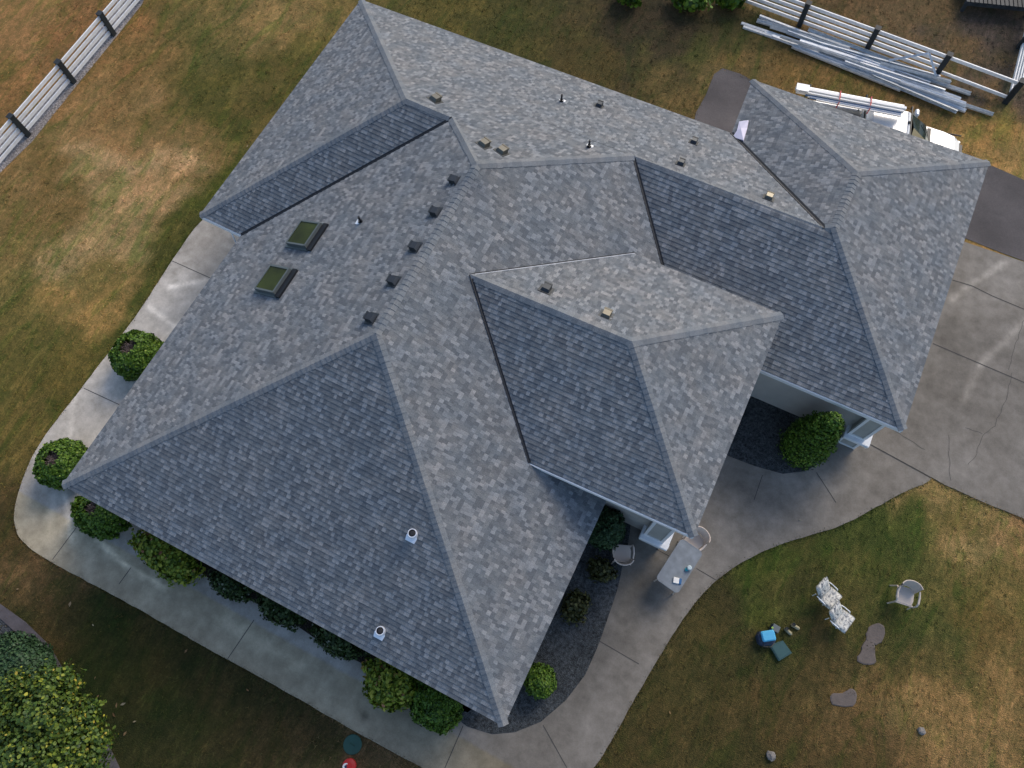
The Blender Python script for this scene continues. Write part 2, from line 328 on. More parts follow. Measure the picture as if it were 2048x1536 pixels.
def dens(p, st=.16, amp=.014):
    out = []
    for i in range(len(p)-1):
        p0, p1, p2, p3 = [np.array(p[min(max(i+k-1, 0), len(p)-1)], float) for k in range(4)]; n = max(1, int(np.linalg.norm(p2-p1)/st))
        for k in range(n):
            t = k/n; q = .5*((2*p1)+(-p0+p2)*t+(2*p0-5*p1+4*p2-p3)*t*t+(-p0+3*p1-3*p2+p3)*t**3)
            out.append((q[0]+noise.noise(V((q[0]*2.5, q[1]*2.5, 1)))*amp*1.3+noise.noise(V((q[0]*9, q[1]*9, 1)))*amp*.6, q[1]+noise.noise(V((q[0]*2.5, q[1]*2.5, 8)))*amp*1.3+noise.noise(V((q[0]*9, q[1]*9, 8)))*amp*.6))
    return out+[tuple(p[-1])]
px = lambda L_, z=0: [tuple(at(x, y, z)[:2]) for x, y in L_]
# concrete apron and path round the house
walk_out = px([(470,430),(432,430),(398,448),(345,522),(280,622),(222,700),(165,775),(122,830),(86,880),(58,930),(38,985),(29,1030),(36,1068),(60,1096),(100,1122),(160,1155),(240,1197),(330,1248),(450,1316),(560,1376),(660,1434),(760,1490),(860,1545),(1000,1640),(1100,1640),(1168,1562),(1215,1495),(1262,1410),(1300,1345),(1350,1262),(1395,1200),(1440,1155),(1500,1116),(1570,1086),(1640,1065),(1700,1043),(1760,1010),(1806,985),(1846,969),(1880,966)])
drive = dens(px([(1880,966),(1960,1002),(2048,1038)]))+[(26.5, 11.0), (40, 11.0), (40, 21.45)]+px([(2200,565),(2048,525),(1935,487)])+[(15.0, 21.35), (15, 13), (20.35, 12.7)]+px([(1732,884),(1866,957)])
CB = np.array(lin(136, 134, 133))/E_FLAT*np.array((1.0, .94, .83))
# pale scuffs and darker marks in the concrete: (x1,y1,x2,y2,width,gain)
SC = [((1900,600),(2010,525),.16,1.25),((1925,800),(1960,730),.16,1.22),((1960,730),(2048,645),.18,1.25),((340,575),(410,560),.12,1.22),((300,615),(350,655),.14,1.2),((315,690),(365,640),.16,1.2),((140,880),(150,790),.10,1.15),((95,1080),(110,1000),.25,1.15),
      ((130,990),(145,1080),.14,1.3),((195,1080),(250,1130),.12,1.35),((250,1130),(335,1180),.10,1.3),((560,1260),(700,1330),.3,1.12),((700,1350),(800,1400),.3,1.15),((440,1240),(600,1330),.30,1.15),((1280,1190),(1230,1280),.7,.82),((1300,1130),(1270,1200),.6,.84),((1480,960),(1560,1000),.6,.88),((1880,660),(1900,700),.5,.86),((729,1429),(731,1432),.14,.45),((1720,900),(1800,940),.5,.93)]
SCW = [(at(*a), at(*b), wd*.75 if g > 1 else wd, 1+(g-1)*2.3 if g > 1 else g) for a, b, wd, g in SC]
LIGHT_GAIN = [(at(a, b), g) for a, b, g in [(220,780,1.26),(330,600,1.22),(60,1000,.98),(140,900,1.15),(200,1160,.95),(440,1270,.88),(620,1370,.86),(860,1490,.66),(1050,1520,.42),(1200,1350,.46),(1250,1200,.50),(1330,1130,.54),(1450,1010,.54),(1600,1000,.52),(1750,950,.50),(1870,800,.42),(2000,950,.46),(1960,700,.42),(2020,600,.54),(1960,540,.52),(440,480,.92)]]  # broad light and shade painted into the slab colour, area by area
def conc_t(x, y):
    ws_ = [(1/(((p.x-x)**2+(p.y-y)**2)+.3)**1.5, g) for p, g in LIGHT_GAIN]; c = CB*(sum(a*g for a, g in ws_)/sum(a for a, g in ws_)); p = V((x, y, 0)); n = noise.noise(V((x*2, y*2, 4)))*.05
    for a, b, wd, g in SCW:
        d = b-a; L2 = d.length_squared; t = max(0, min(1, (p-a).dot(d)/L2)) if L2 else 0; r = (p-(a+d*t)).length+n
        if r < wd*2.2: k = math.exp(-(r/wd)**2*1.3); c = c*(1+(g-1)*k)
    return c*(1+.06*noise.noise(V((x*.35, y*.35, 2)))+.07*noise.noise(V((x*1.1, y*1.1, 6)))+.05*noise.noise(V((x*3.1, y*3.1, 16))))*(np.array((1.06, .99, .80)) if y < -1.0 else 1)  # south walk painted warmer to offset the blue of its shade
walk_out[-1] = tuple(at(1862, 958)[:2])
wo_ = dens(walk_out)
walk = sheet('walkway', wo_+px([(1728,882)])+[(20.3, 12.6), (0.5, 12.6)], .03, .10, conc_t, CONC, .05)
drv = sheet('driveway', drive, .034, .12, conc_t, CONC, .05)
asph_t = lambda x, y: np.array(lin(72, 69, 69))/E_FLAT*(1+.35*noise.noise(V((x*.6, y*.6, 0))))
asp = sheet('asphalt_pad', px([(1385,262),(1392,225),(1412,190),(1428,150),(1446,137),(1480,148),(1515,166)])+[(14.5,24.6),(20.5,24.9)]+px([(1985,332),(2048,362)])+[(26, 24.6), (40, 24.2), (40, 21.5), (23, 21.45), (20, 21.5), (20, 20), (12, 20)], .012, .4, asph_t, ASPH, .03, .08)
grav_t = lambda x, y: np.array((.045, .050, .053))
bed = sheet('gravel_bed', px([(1262,1040),(1256,1090),(1245,1130),(1236,1175),(1217,1232),(1196,1292),(1170,1350),(1132,1400),(1082,1443),(1030,1464),(985,1468),(935,1453),(905,1430)])+[(12.8,.6),(13.4,5.8),(15.2,7.5)], .040, .3, grav_t, GRAV, .03)
bed2 = sheet('gravel_bed', px([(1672,872),(1668,893),(1650,920),(1610,943),(1565,948),(1510,933),(1455,912),(1440,880)])+[(15.6,12.5),(19.9,12.5)], .040, .3, grav_t, GRAV, .03)
bed3 = sheet('gravel_bed', px([(-60,1180),(0,1225),(45,1262),(90,1310),(120,1360),(150,1420),(185,1480),(215,1545),(100,1700),(-200,1500)]), .008, .4, lambda x, y: np.array((.05, .055, .06)), GRAV, .02, .1)
bed4 = sheet('planting_bed', [(.9, .9), (.7, .1), (1.4, -.35), (3, -.45), (4.6, -.55), (6.5, -.45), (8.2, -.6), (10, -.5), (11.6, -.6), (12.9, -.3), (13.3, .9)], .040, .3, lambda x, y: np.array((.022, .018, .014)), GRAV, .02, .12)
edging = sheet('garden_edging', px([(-60,1165),(0,1205),(52,1243),(98,1290),(130,1340),(165,1405),(200,1455),(232,1520),(260,1580),(225,1590),(205,1530),(172,1470),(140,1420),(108,1358),(80,1312),(38,1268),(-5,1232),(-60,1195)]), .03, .2, lambda x, y: np.array(lin(74, 70, 72))/E_FLAT*(1+.35*noise.noise(V((x*2, y*2, 5)))), CONC, .04, .05)
strip = sheet('gravel_strip', px([(300,-30),(285,10),(232,72),(150,172),(62,283),(0,350),(-90,445),(-180,420),(-60,275),(20,268),(100,190),(170,100),(235,0),(270,-40)]), .008, .3, lambda x, y: np.array(lin(96, 92, 90))/E_FLAT*(1+.35*noise.noise(V((x*1.2, y*1.2, 5)))), GRAV, .02, .15)
# sawn joints and cracks: dark lines let into the slabs
def lines(name, segs, z, parent, wd=.022, wob=0.0):
    mb = MB()
    for s in segs:
        q = [at(*p, z) for p in s]
        if wob:
            r = [q[0]]
            for a, b in zip(q, q[1:]):
                k = max(2, int((b-a).length/.12))
                for i in range(1, k+1):
                    p = a.lerp(b, i/k); r.append(p+V((noise.noise(p*5), noise.noise(p*5+V((9, 9, 9))), 0))*wob)
            q = r
        for a, b in zip(q, q[1:]):
            d = (b-a).normalized(); nrm = V((-d.y, d.x, 0))*wd/2
            mb.face([a-nrm, b-nrm, b+nrm, a+nrm], JOINT)
    o = mb.build(name, None); o.parent = parent; o['kind'] = 'structure' if not parent else 'part'; 
    if parent: del o['kind']
    return o
lines('joint', [[(105,1119),(152,1056)],[(238,1168),(262,1135)],[(455,1318),(508,1240)],[(888,1540),(926,1452)],[(1134,1536),(1086,1450)],[(1195,1280),(1278,1328)],[(1393,1137),(1432,1160)],[(1312,1098),(1338,1112)],[(345,522),(425,558)],[(167,776),(240,810)],[(1633,945),(1672,1005)],[(1525,950),(1508,1000)],[(1728,882),(1862,955)]], .0345, walk)
lines('joint', [[(1866,687),(2100,787)],[(1905,560),(1945,572),(1985,592),(2100,640)],[(1728,882),(1862,955)]], .0385, drv, .03)
lines('crack', [[(2048,640),(2030,690),(2018,740)],[(2024,745),(2012,800),(1990,850),(1965,872),(1950,915),(1935,930)],[(1965,868),(1930,855)],[(1897,870),(1900,960)]], .0385, drv, .012, .05)
lines('crack', [[(1790,862),(1850,900)]], .0385, drv, .012, .05)

# ------------------------------------------------------------------ grass: loose tufts over the lawn and along the slab edges
def poly_in(poly, X, Y):
    c = np.zeros(len(X), bool); n = len(poly)
    for i in range(n):
        x1, y1 = poly[i]; x2, y2 = poly[i-1]; m_ = ((y1 > Y) != (y2 > Y)); 
        with np.errstate(divide='ignore', invalid='ignore'): xx = (x2-x1)*(Y-y1)/(y2-y1 if y2 != y1 else 1e-9)+x1
        c ^= m_ & (X < xx)
    return c
rg = np.random.default_rng(4); NT = 46000
TXY = np.stack([rg.uniform(-16, 31, NT), rg.uniform(-10, 34, NT)], 1)
bad = poly_in(wo_+[(20.3, 12.6), (.5, 12.6)], TXY[:, 0], TXY[:, 1]) | poly_in(drive, TXY[:, 0], TXY[:, 1]) | ((TXY[:, 0] > -1.3) & (TXY[:, 0] < 20.5) & (TXY[:, 1] > 9) & (TXY[:, 1] < 19.3)) | ((TXY[:, 0] > 11) & (TXY[:, 1] > 19) & (TXY[:, 1] < 24.9)) | poly_in(px([(300,-30),(285,10),(232,72),(150,172),(62,283),(0,350),(-90,445),(-180,420),(-60,275),(20,268),(100,190),(170,100),(235,0),(270,-40)]), TXY[:, 0], TXY[:, 1])
TXY = TXY[~bad]
edge = np.array([p for p in wo_ for _ in range(7)]); edge = edge+rg.normal(0, .035, edge.shape); TXY = np.vstack([TXY, edge, np.array([p for p in dens(px([(1880,966),(1960,1002),(2048,1038)])) for _ in range(10)])+rg.normal(0, .03, (len(dens(px([(1880,966),(1960,1002),(2048,1038)])))*10, 2))])
TT = lawn_tint(TXY)*rg.uniform(.75, 1.9, (len(TXY), 1))*rg.uniform(.9, 1.1, (len(TXY), 3)); tv = []; tf_ = []; tcx = []
for (x, y), c, a, r, h in zip(TXY, TT, rg.uniform(0, 6.28, len(TXY)), rg.uniform(.02, .06, len(TXY)), rg.uniform(.02, .05, len(TXY))):
    for k in range(3):
        aa = a+k*2.1; i = len(tv); dx, dy = math.cos(aa), math.sin(aa)
        tv += [(x-dy*.009, y+dx*.009, .0), (x+dy*.009, y-dx*.009, .0), (x+dx*r+dy*.006, y+dy*r-dx*.006, h), (x+dx*r*1.5, y+dy*r*1.5, h*.8)]; tf_.append((i, i+1, i+2, i+3)); tcx += [c]*4
TUFT = attr_ground('grass_blades', [(8, (.8, .8, .8), (1.2, 1.2, 1.2), 2)], 0, 0, 0, 10)
tinted('grass', tv, tf_, tcx, TUFT, 'stuff')

# ------------------------------------------------------------------ the house
K = {'A': (-.02, .02, 3.1), 'B': (13.96, .04, 3.1), 'R1': (7.03, 6.93, 6.45), 'R2': (6.98, 12.6, 6.47), 'E': (-1.68, 9.17, 3.1), 'D': (-1.66, 19.48, 3.1), 'P': (3.57, 14.38, 5.60), 'Q': (5.19, 14.33, 5.61),
     'F': (-.02, 9.13, 3.1), 'R3': (10.45, 15.97, 4.82), 'R4': (16.65, 16.07, 4.92), 'R5': (16.67, 18.18, 4.92), 'H': (20.62, 21.98, 3.1), 'G': (12.56, 21.98, 3.1), 'I': (20.67, 11.9, 3.1), 'VN': (12.71, 19.54, 3.1),
     'VM': (16.42, 15.98, 4.825), 'J': (16.31, 13.21, 4.19), 'K': (16.35, 6.24, 4.19), 'R6': (12.9, 9.78, 5.9), 'S0': (8.18, 9.72, 5.89), 'T0': (11.73, 6.15, 4.19), 'T1': (11.74, 13.25, 4.19), 'VG': (13.96, 11.93, 3.1)}
K = {k: V(v) for k, v in K.items()}
K['S0x'] = K['S0']+V((-.35, 0, 0)); K['T0x'] = K['T0']+V((-.35, 0, 0)); K['T1x'] = K['T1']+V((-.35, 0, 0))
DZ = .054; TH = .012
FN = {}
def slope(mb, key, Lc, Rc, zlo=None, zhi=None, seed=0):
    Lc = [K[k] for k in Lc]; Rc = [K[k] for k in Rc]
    zlo = zlo if zlo is not None else min(Lc[0].z, Rc[0].z); zhi = zhi if zhi is not None else max(Lc[-1].z, Rc[-1].z)
    def on(c, z):
        if z <= c[0].z: return c[0]
        for a, b in zip(c, c[1:]):
            if z <= b.z: return a.lerp(b, (z-a.z)/max(b.z-a.z, 1e-6))
        return c[-1]
    u = (Rc[0]-Lc[0]).normalized(); u.z = 0; u.normalize()
    mid = (on(Lc, (zlo+zhi)/2)+on(Rc, (zlo+zhi)/2))/2; base = (on(Lc, zlo)+on(Rc, zlo))/2; nrm = u.cross(V((0, 0, 1)).cross(u)); 
    up = (mid-base); up -= u*up.dot(u); up.normalize(); nrm = u.cross(up).normalized()
    FN[key] = (nrm, Lc[0].copy(), u, up)
    z0 = 3.1; lv = set([zlo, zhi]); k = int((zlo-z0)/DZ)
    while z0+k*DZ < zhi:
        if z0+k*DZ > zlo: lv.add(round(z0+k*DZ, 5))
        k += 1
    for p in Lc+Rc:
        if zlo < p.z < zhi: lv.add(round(p.z, 5))
    lv = sorted(lv)
    for a, b in zip(lv, lv[1:]):
        if b-a < 1e-5: continue
        r0 = (a-z0)/DZ; row = math.floor(r0+1e-3); f0 = max(0, r0-row); f1 = min(1, (b-z0)/DZ-row)
        l0, r_0, l1, r1 = on(Lc, a), on(Rc, a), on(Lc, b), on(Rc, b)
        lift0 = nrm*TH*(1-f0)+nrm*.004; lift1 = nrm*TH*(1-f1)+nrm*.004; eps = .04; V0, V1 = row+seed+eps+f0*(1-2*eps), row+seed+eps+f1*(1-2*eps)
        W = [l0+lift0, r_0+lift0, r1+lift1, l1+lift1]
        pts = W if (r1-l1).length > 1e-3 else W[:3]
        mb.face(pts, SHING, [(p.dot(u)+seed*3.7, vv) for p, vv in zip(pts, (V0, V0, V1, V1))])
        if f0 < .01:
            mb.face([l0-nrm*.004, r_0-nrm*.004, r_0+lift0, l0+lift0], SHING, [(l0.dot(u)+seed*3.7, V0), (r_0.dot(u)+seed*3.7, V0)]*1+[(r_0.dot(u)+seed*3.7, V0), (l0.dot(u)+seed*3.7, V0)])
house = thing('house', (7, 9, 0), 'large single-storey house under a grey-blue shingled hip roof with several wings, filling the frame', 'house')
rf = MB()
slope(rf, 'S', ['A', 'R1'], ['B', 'R1'], seed=100)
slope(rf, 'W', ['F', 'Q', 'R2'], ['A', 'R1'], seed=300)
slope(rf, 'E', ['B', 'R1'], ['VG', 'R3', 'R2'], seed=500)
slope(rf, 'N', ['VN', 'VM'], ['D', 'P'], zhi=4.82, seed=700)
slope(rf, 'N2', ['R3', 'R2'], ['D', 'P', 'Q', 'R2'], zlo=4.82, seed=700)
slope(rf, 'WW', ['D', 'P'], ['E', 'P'], seed=900)
slope(rf, 'WS', ['E', 'P'], ['F', 'Q'], seed=1100)
slope(rf, 'GS', ['VG', 'R3', 'VM', 'R4'], ['I', 'R4'], seed=1300)
slope(rf, 'NW', ['G', 'R5'], ['VN', 'VM', 'R4'], seed=1500)
slope(rf, 'NN', ['H', 'R5'], ['G', 'R5'], seed=1700)
slope(rf, 'NE', ['I', 'R4'], ['H', 'R5'], seed=1900)
n_e, p_e = FN['E'][0], K['B']
for k in ('T0', 'S0', 'T1'):
    q = K[k]; q.x += (p_e-q).dot(n_e)/n_e.x; K[k+'x'] = q+V((-.35, 0, 0))
slope(rf, 'MS', ['T0x', 'S0x'], ['K', 'R6'], seed=2100)
slope(rf, 'MN', ['J', 'R6'], ['T1x', 'S0x'], seed=2300)
slope(rf, 'ME', ['K', 'R6'], ['J', 'R6'], seed=2500)
roof = rf.build('roof', house)
# ridge and hip caps, one overlapping piece after another
cp = MB(); rnd = random.Random(5)
def caps(a, b, n1, n2, wd=.135):
    a, b = K[a], K[b]; e = (b-a); L_ = e.length; e /= L_; n1, n2 = FN[n1][0], FN[n2][0]
    s1 = n1.cross(e); s1.normalize(); s2 = n2.cross(e); s2.normalize()
    if s1.dot(n2) > 0: s1 = -s1
    if s2.dot(n1) > 0: s2 = -s2
    nm = (n1+n2).normalized(); k = max(1, int(L_/.15)); st = L_/k
    for i in range(k):
        lo, hi = a+e*(i*st), a+e*((i+1)*st); h0, h1 = .034+rnd.uniform(-.003, .003), .02; u0 = rnd.uniform(0, 50)
        c0, c1 = lo+nm*h0, hi+nm*h1
        for s_, n_ in ((s1, n1), (s2, n2)):
            w_ = wd+rnd.uniform(-.008, .008); q0, q1 = lo+s_*w_+n_*(h0-.006), hi+s_*w_+n_*(h1-.002)
            mid = i+.5+1000*u0
            cp.face([c0, q0, q1, c1], CAP, [(u0, mid)]*4); cp.face([c0, q0, q0-n_*.016, c0-nm*.016], CAP, [(u0, mid)]*4)
            cp.face([q0, q1, q1-n_*.018, q0-n_*.03], CAP, [(u0, mid)]*4)
for e in [('A','R1','S','W'),('B','R1','S','E'),('R1','R2','W','E'),('R3','R2','N2','E'),('Q','R2','N2','W'),('P','Q','N2','WS'),('D','P','N','WW'),('E','P','WW','WS'),('R3','VM','N2','GS'),('VM','R4','NW','GS'),
          ('I','R4','GS','NE'),('R4','R5','NW','NE'),('G','R5','NW','NN'),('H','R5','NN','NE'),('S0','R6','MS','MN'),('J','R6','MN','ME'),('K','R6','MS','ME')]: caps(*e)
cp.build('ridge_cap', house)
# open valleys: dark metal lying between the cut shingles
def valley(a, b, n1, n2, wd=.055, bright=None, l1=.024, l2=.024):
    mb = MB(); a, b = K[a], K[b]; e = (b-a).normalized(); n1, n2 = FN[n1][0], FN[n2][0]
    s1 = n1.cross(e).normalized(); s2 = n2.cross(e).normalized()
    if s1.dot(n2) < 0: s1 = -s1
    if s2.dot(n1) < 0: s2 = -s2
    for s_, n_, mm, ww in ((s1, n1, VALM, wd), (s2, n2, bright or VALM, wd*.45 if bright else wd)):
        a0, b0 = a+n_*l1, b+n_*l1
        mb.face([a0, a0+s_*ww, b0+s_*ww, b0], mm); mb.face([a0+s_*ww, b0+s_*ww, b0+s_*ww-n_*.03, a0+s_*ww-n_*.03], mm)
    mb.build('valley_flashing', house)
valley('F','Q','W','WS'); valley('VG','R3','E','GS'); valley('VN','VM','N','NW', .07); valley('T0','S0','E','MS', .045); valley('T1','S0','E','MN', .04, GALV)
# fascia boards, soffit, walls
fas = MB(); sof = MB()
for a, b in [('A','B'),('B','VG'),('VG','I'),('I','H'),('H','G'),('G','VN'),('VN','D'),('D','E'),('E','F'),('F','A'),('T0','K'),('K','J'),('J','T1')]:
    p, q = K[a], K[b]; d = (q-p).normalized(); inn = V((-d.y, d.x, 0))
    ext = d*.0
    o = inn*(-.022 if (a, b) in (('VG','I'),('E','F'),('T0','K')) else .045)+V((0, 0, -.095)); fas.beam(p+o-ext, q+o+ext, .03, .17, WHITE)
fas.build('fascia', house)
sof.prism([(.05,.07),(13.9,.1),(13.9,11.98),(20.6,11.98),(20.58,21.9),(12.6,21.9),(12.74,19.44),(-1.6,19.42),(-1.62,9.22),(.05,9.2)], 2.90, 2.93, WHITE)
sof.prism([(12.2,6.32),(16.27,6.32),(16.25,13.14),(12.2,13.14)], 3.99, 4.02, WHITE)
sof.build('soffit', house)
wl = MB(); wl.prism([(.5,.5),(13.46,.5),(13.46,12.42),(20.2,12.42),(20.15,21.5),(13.1,21.5),(13.2,19.05),(-1.15,19.0),(-1.15,9.65),(.5,9.65)], 0, 2.9, STUC)
wl.prism([(13.0,6.72),(15.85,6.72),(15.85,12.0),(13.0,12.0)], 0, 3.99, STUC)
wl.build('wall', house)
def wall_window(c, wd, ht, nrm):
    c = V(c); n = V(nrm); u = V((-n.y, n.x, 0)); M = Matrix((u, n, V((0, 0, 1)))).transposed()
    f = MB()
    for dx, dz, sx, sz in ((0, ht/2, wd+.16, .08), (0, -ht/2, wd+.16, .08), (-wd/2, 0, .08, ht-.08), (wd/2, 0, .08, ht-.08), (0, 0, .04, ht-.08)):
        f.box(c+M@V((dx, .03, dz)), (sx, .06, sz), WHITE, M)
    wo = f.build('window', house); g_ = MB(); g_.box(c+M@V((0, .008, 0)), (wd, .02, ht), GLASS, M); lo = g_.build('pane', house); lo.parent = wo; lo.matrix_parent_inverse = Matrix.Identity(4)
# (placed on the walls that face the paths)
for x in (3.0, 7.0, 11.0): wall_window((x, .5, 1.6), 1.5, 1.2, (0, -1, 0))
for y in (2.5, 5.5): wall_window((.5, y, 1.6), 1.4, 1.2, (-1, 0, 0))
gd = MB()
for y0 in (14.9, 18.6):
    for k in range(4): gd.box((20.21, y0, .32+k*.55), (.05, 2.7, .53), WHITE)
gd.build('garage_door', house)
# square corner pillars: panelled pedestal, cap slab, tall panelled shaft
def pillar(x0, y0, wd, top, dpt=.5):
    mb = MB(); pn = MB()
    def framed(z0, z1, x0, x1, y0, y1, t):
        pn.box(((x0+x1)/2, (y0+y1)/2+.012, (z0+z1)/2), (x1-x0-.03, y1-y0-.03, z1-z0), PANEL)
        for x in (x0+t/2, x1-t/2):
            for y in (y0+t/2, y1-t/2): mb.box((x, y, (z0+z1)/2), (t, t, z1-z0), WHITE)
        for z in (z0+t/2, z1-t/2):
            for y in (y0+t/2, y1-t/2): mb.box(((x0+x1)/2, y, z), (x1-x0-2*t, t, t), WHITE)
            for x in (x0+t/2, x1-t/2): mb.box((x, (y0+y1)/2, z), (t, y1-y0-2*t, t), WHITE)
    framed(.04, .78, x0, x0+wd, y0, y0+dpt, .075)
    mb.box((x0+wd/2+.05, y0+dpt/2-.03, .84), (wd+.22, dpt+.2, .12), WHITE, bev=.02)
    framed(.90, top, x0+.03, x0+wd-.03, y0+.02, y0+dpt-.02, .085)
    mb.box((x0+wd+.15, y0+.02, .70), (.05, .12, .30), WHITE)
    o = mb.build('corner_pillar', house); p = pn.build('panel', house); p.parent = o; p.matrix_parent_inverse = Matrix.Identity(4)
pillar(19.84, 12.12, .6, 2.895); pillar(15.34, 6.42, .68, 3.985)
# downspout by the west wing
ds = MB(); ds.tube([(-.42, 9.2, 2.95), (-.42, 9.35, 2.7), (-.42, 9.55, 2.5), (-.42, 9.58, .1)], .035, WHITE, 6); ds.tube([at(462, 463, 2.95), at(473, 487, 2.6)], .022, WHITE, 6); ds.build('downspout', house)

# skylights on the west slope
def place(key, x, y, lift=0.0):
    n, p0, u, up = FN[key]; q = onplane(x, y, p0+n*(.012+lift), n); return q, Matrix((u, up, n)).transposed()
for nm, pxy in (('a', (608, 468)), ('b', (546, 559))):
    c, M = place('W', *pxy, .09); fr = MB(); W_, H_ = .84, .86; Hh = .16
    lf = lambda x, y, z: c+M@V((x, y, z-.09))
    for x, y, sx, sy in ((0, -H_/2, W_+.06, .055), (0, H_/2, W_+.06, .055), (-W_/2, 0, .055, H_-.055), (W_/2, 0, .055, H_-.055)):
        fr.box(lf(x, y, Hh/2), (sx, sy, Hh), ALU, M, taper=.98)
    fr.box(lf(0, H_/2+.14, .035), (W_+.16, .2, .07), VALM, M); fr.box(lf(0, 0, .02), (W_+.2, H_+.2, .03), ALU, M)
    o = fr.build('skylight', house); g_ = MB(); g_.box(lf(0, 0, Hh-.03), (W_-.05, H_-.05, .02), SKYG, M); p = g_.build('pane', house); p.parent = o; p.matrix_parent_inverse = Matrix.Identity(4);
# slant-back box vents
def box_vent(key, x, y, m, s=.34):
    c, M = place(key, x, y, 0); mb = MB(); g = lambda a, b, z: c+M@V((a, b, z))
    mb.box(g(0, 0, .006), (s*1.5, s*1.35, .01), DKM, M)
    h0, h1 = .10, .15
    P_ = [g(-s/2, -s/2, .01), g(s/2, -s/2, .01), g(s/2, s/2, .01), g(-s/2, s/2, .01), g(-s/2*.86, -s/2*.9, h1), g(s/2*.86, -s/2*.9, h1), g(s/2*.8, s/2*.7, h0), g(-s/2*.8, s/2*.7, h0)]
    mb.face([P_[4], P_[5], P_[6], P_[7]], m)
    for q in ((0, 1, 5, 4), (1, 2, 6, 5), (2, 3, 7, 6), (3, 0, 4, 7)): mb.face([P_[i] for i in q], DKM if q[0] == 0 else m)
    mb.box(g(0, -s/2*.93, h1-.012), (s*.95, .05, .03), m, M)
    return mb.build('roof_vent', house)
for p in [(870,200),(967,290),(1003,304)]: box_vent('N2' if p[0] > 0 else 'N', *p, BRZ, .25)
for p in [(1198,212),(1387,285),(1361,328)]: box_vent('N', *p, DKM, .2)
box_vent('N', 1537, 396, BRZ, .23)
for p in [(910,362),(872,425),(831,495),(788,563),(743,637)]: box_vent('W', *p, DKM, .24)
box_vent('MN', 1092, 579, DKM, .25); box_vent('MN', 1212, 631, BRZ, .25)
# plumbing pipes with bright flashings
def pipe(key, x, y, r=.045, hgt=.30, collar=False):
    c, M = place(key, x, y, 0); mb = MB(); g = lambda a, b, z: c+M@V((a, b, z))
    kf = 1.0 if collar else .72
    pts = [(a*kf, b*kf) for a, b in [(-.13, -.22), (.13, -.22), (.15, -.08), (.08, .06), (-.08, .06), (-.15, -.08)]]
    mb.face([g(a, b, .016) for a, b in pts], GALV)
    for i in range(6): a, b = pts[i], pts[(i+1) % 6]; mb.face([g(*a, 0), g(*b, 0), g(*b, .016), g(*a, .016)], GALV)
    o = mb.build('vent_pipe', house); q = MB(); base = c
    if collar:
        prof = [(.135, -.04), (.115, .10), (.112, .15), (.094, .15)]; ring = [[base+V((r*math.cos(t_), r*math.sin(t_), z)) for t_ in [k*math.pi/9 for k in range(18)]] for r, z in prof]
        for A, B in zip(ring, ring[1:]):
            for k in range(18): q.face([A[k], A[(k+1) % 18], B[(k+1) % 18], B[k]], GALV)
        q.lathe(base, [(.093, .0), (.093, .115), (.05, .13)], BLK, 14)
    else:
        q.tube([base, base+V((0, 0, .09))], [.075, .055], BLK, 10, False); q.tube([base, base+V((0, 0, hgt))], r, BLK, 10)
    p = q.build('pipe', house); p.parent = o; p.matrix_parent_inverse = Matrix.Identity(4);
pipe('N', 1123, 203, .03, .32); pipe('N', 1178, 294, .03, .3); pipe('W', 721, 444, .035, .26); pipe('S', 826, 1068, collar=True); pipe('S', 762, 1262, collar=True)
# small bits of litter left by the roofers
sheet_mb = MB(); n_, p0, u_, up_ = FN['NW']; c = onplane(1478, 262, p0+n_*.03, n_)
q = [onplane(x, y, p0+n_*.05, n_) for x, y in [(1478,242),(1497,241),(1494,255),(1487,281),(1465,273),(1474,262)]]
ctr = sum(q, V((0, 0, 0)))/6; prof = [p+n_*(.02*((i % 2)*2-1)) for i, p in enumerate(q)]
for i in range(6): a, b = prof[i], prof[(i+1) % 6]; sheet_mb.face([ctr+n_*.05, a, b], PAPER); sheet_mb.face([a, a-n_*.05, b-n_*.05, b], PAPER)
tag(sheet_mb.build('plastic_sheet'), 'crumpled pale pink-white sheet lying on the roof at the foot of a valley', 'sheet')

# ------------------------------------------------------------------ fences
def rail_fence(name, posts, rails, label, ph=1.1, pw=.2, post_flags=None, end=None):
    t = thing(name, posts[0], label, 'fence')
    for i, p in enumerate(posts):
        if post_flags and not post_flags[i]: continue
        mb = MB(); d = (posts[min(i+1, len(posts)-1)]-posts[max(i-1, 0)]).normalized(); M = Matrix((d, V((-d.y, d.x, 0)), V((0, 0, 1)))).transposed()
        mb.box(p+V((0, 0, ph/2)), (pw, pw, ph), POST, M); mb.box(p+V((0, 0, ph+.015)), (pw+.03, pw+.03, .03), POST, M); mb.build('post', t)
    for h, a, b in rails:
        mb = MB()
        for i in range(a, b):
            p, q = posts[i], posts[i+1]; d = (q-p).normalized(); M_ = V((-d.y, d.x, 0))*0; mb.beam(p+V((0, 0, h))+d*.09, q+V((0, 0, h))-d*.09, .045, .14, FWH)
        mb.build('rail', t)
    return t
lf = [V((-12.3, 2.0, 0)), V((-12.36, 4.75, 0)), V((-12.41, 7.5, 0)), V((-12.46, 10.45, 0)), V((-12.50, 13.37, 0)), V((-12.56, 16.13, 0)), V((-12.6, 19.0, 0)), V((-12.65, 21.9, 0)), V((-12.7, 24.8, 0))]
rail_fence('rail_fence', lf, [(h, 0, 8) for h in (.22, .47, .72, .97)], 'white four-rail fence with dark posts at the upper left, beside a grey gravel strip')
rf_ = [V((4.8, 28.9, 0)), V((7.6, 28.8, 0)), V((10.3, 28.7, 0)), V((13.1, 28.57, 0)), V((15.93, 28.44, 0)), V((18.75, 28.3, 0)), V((21.5, 28.15, 0))]
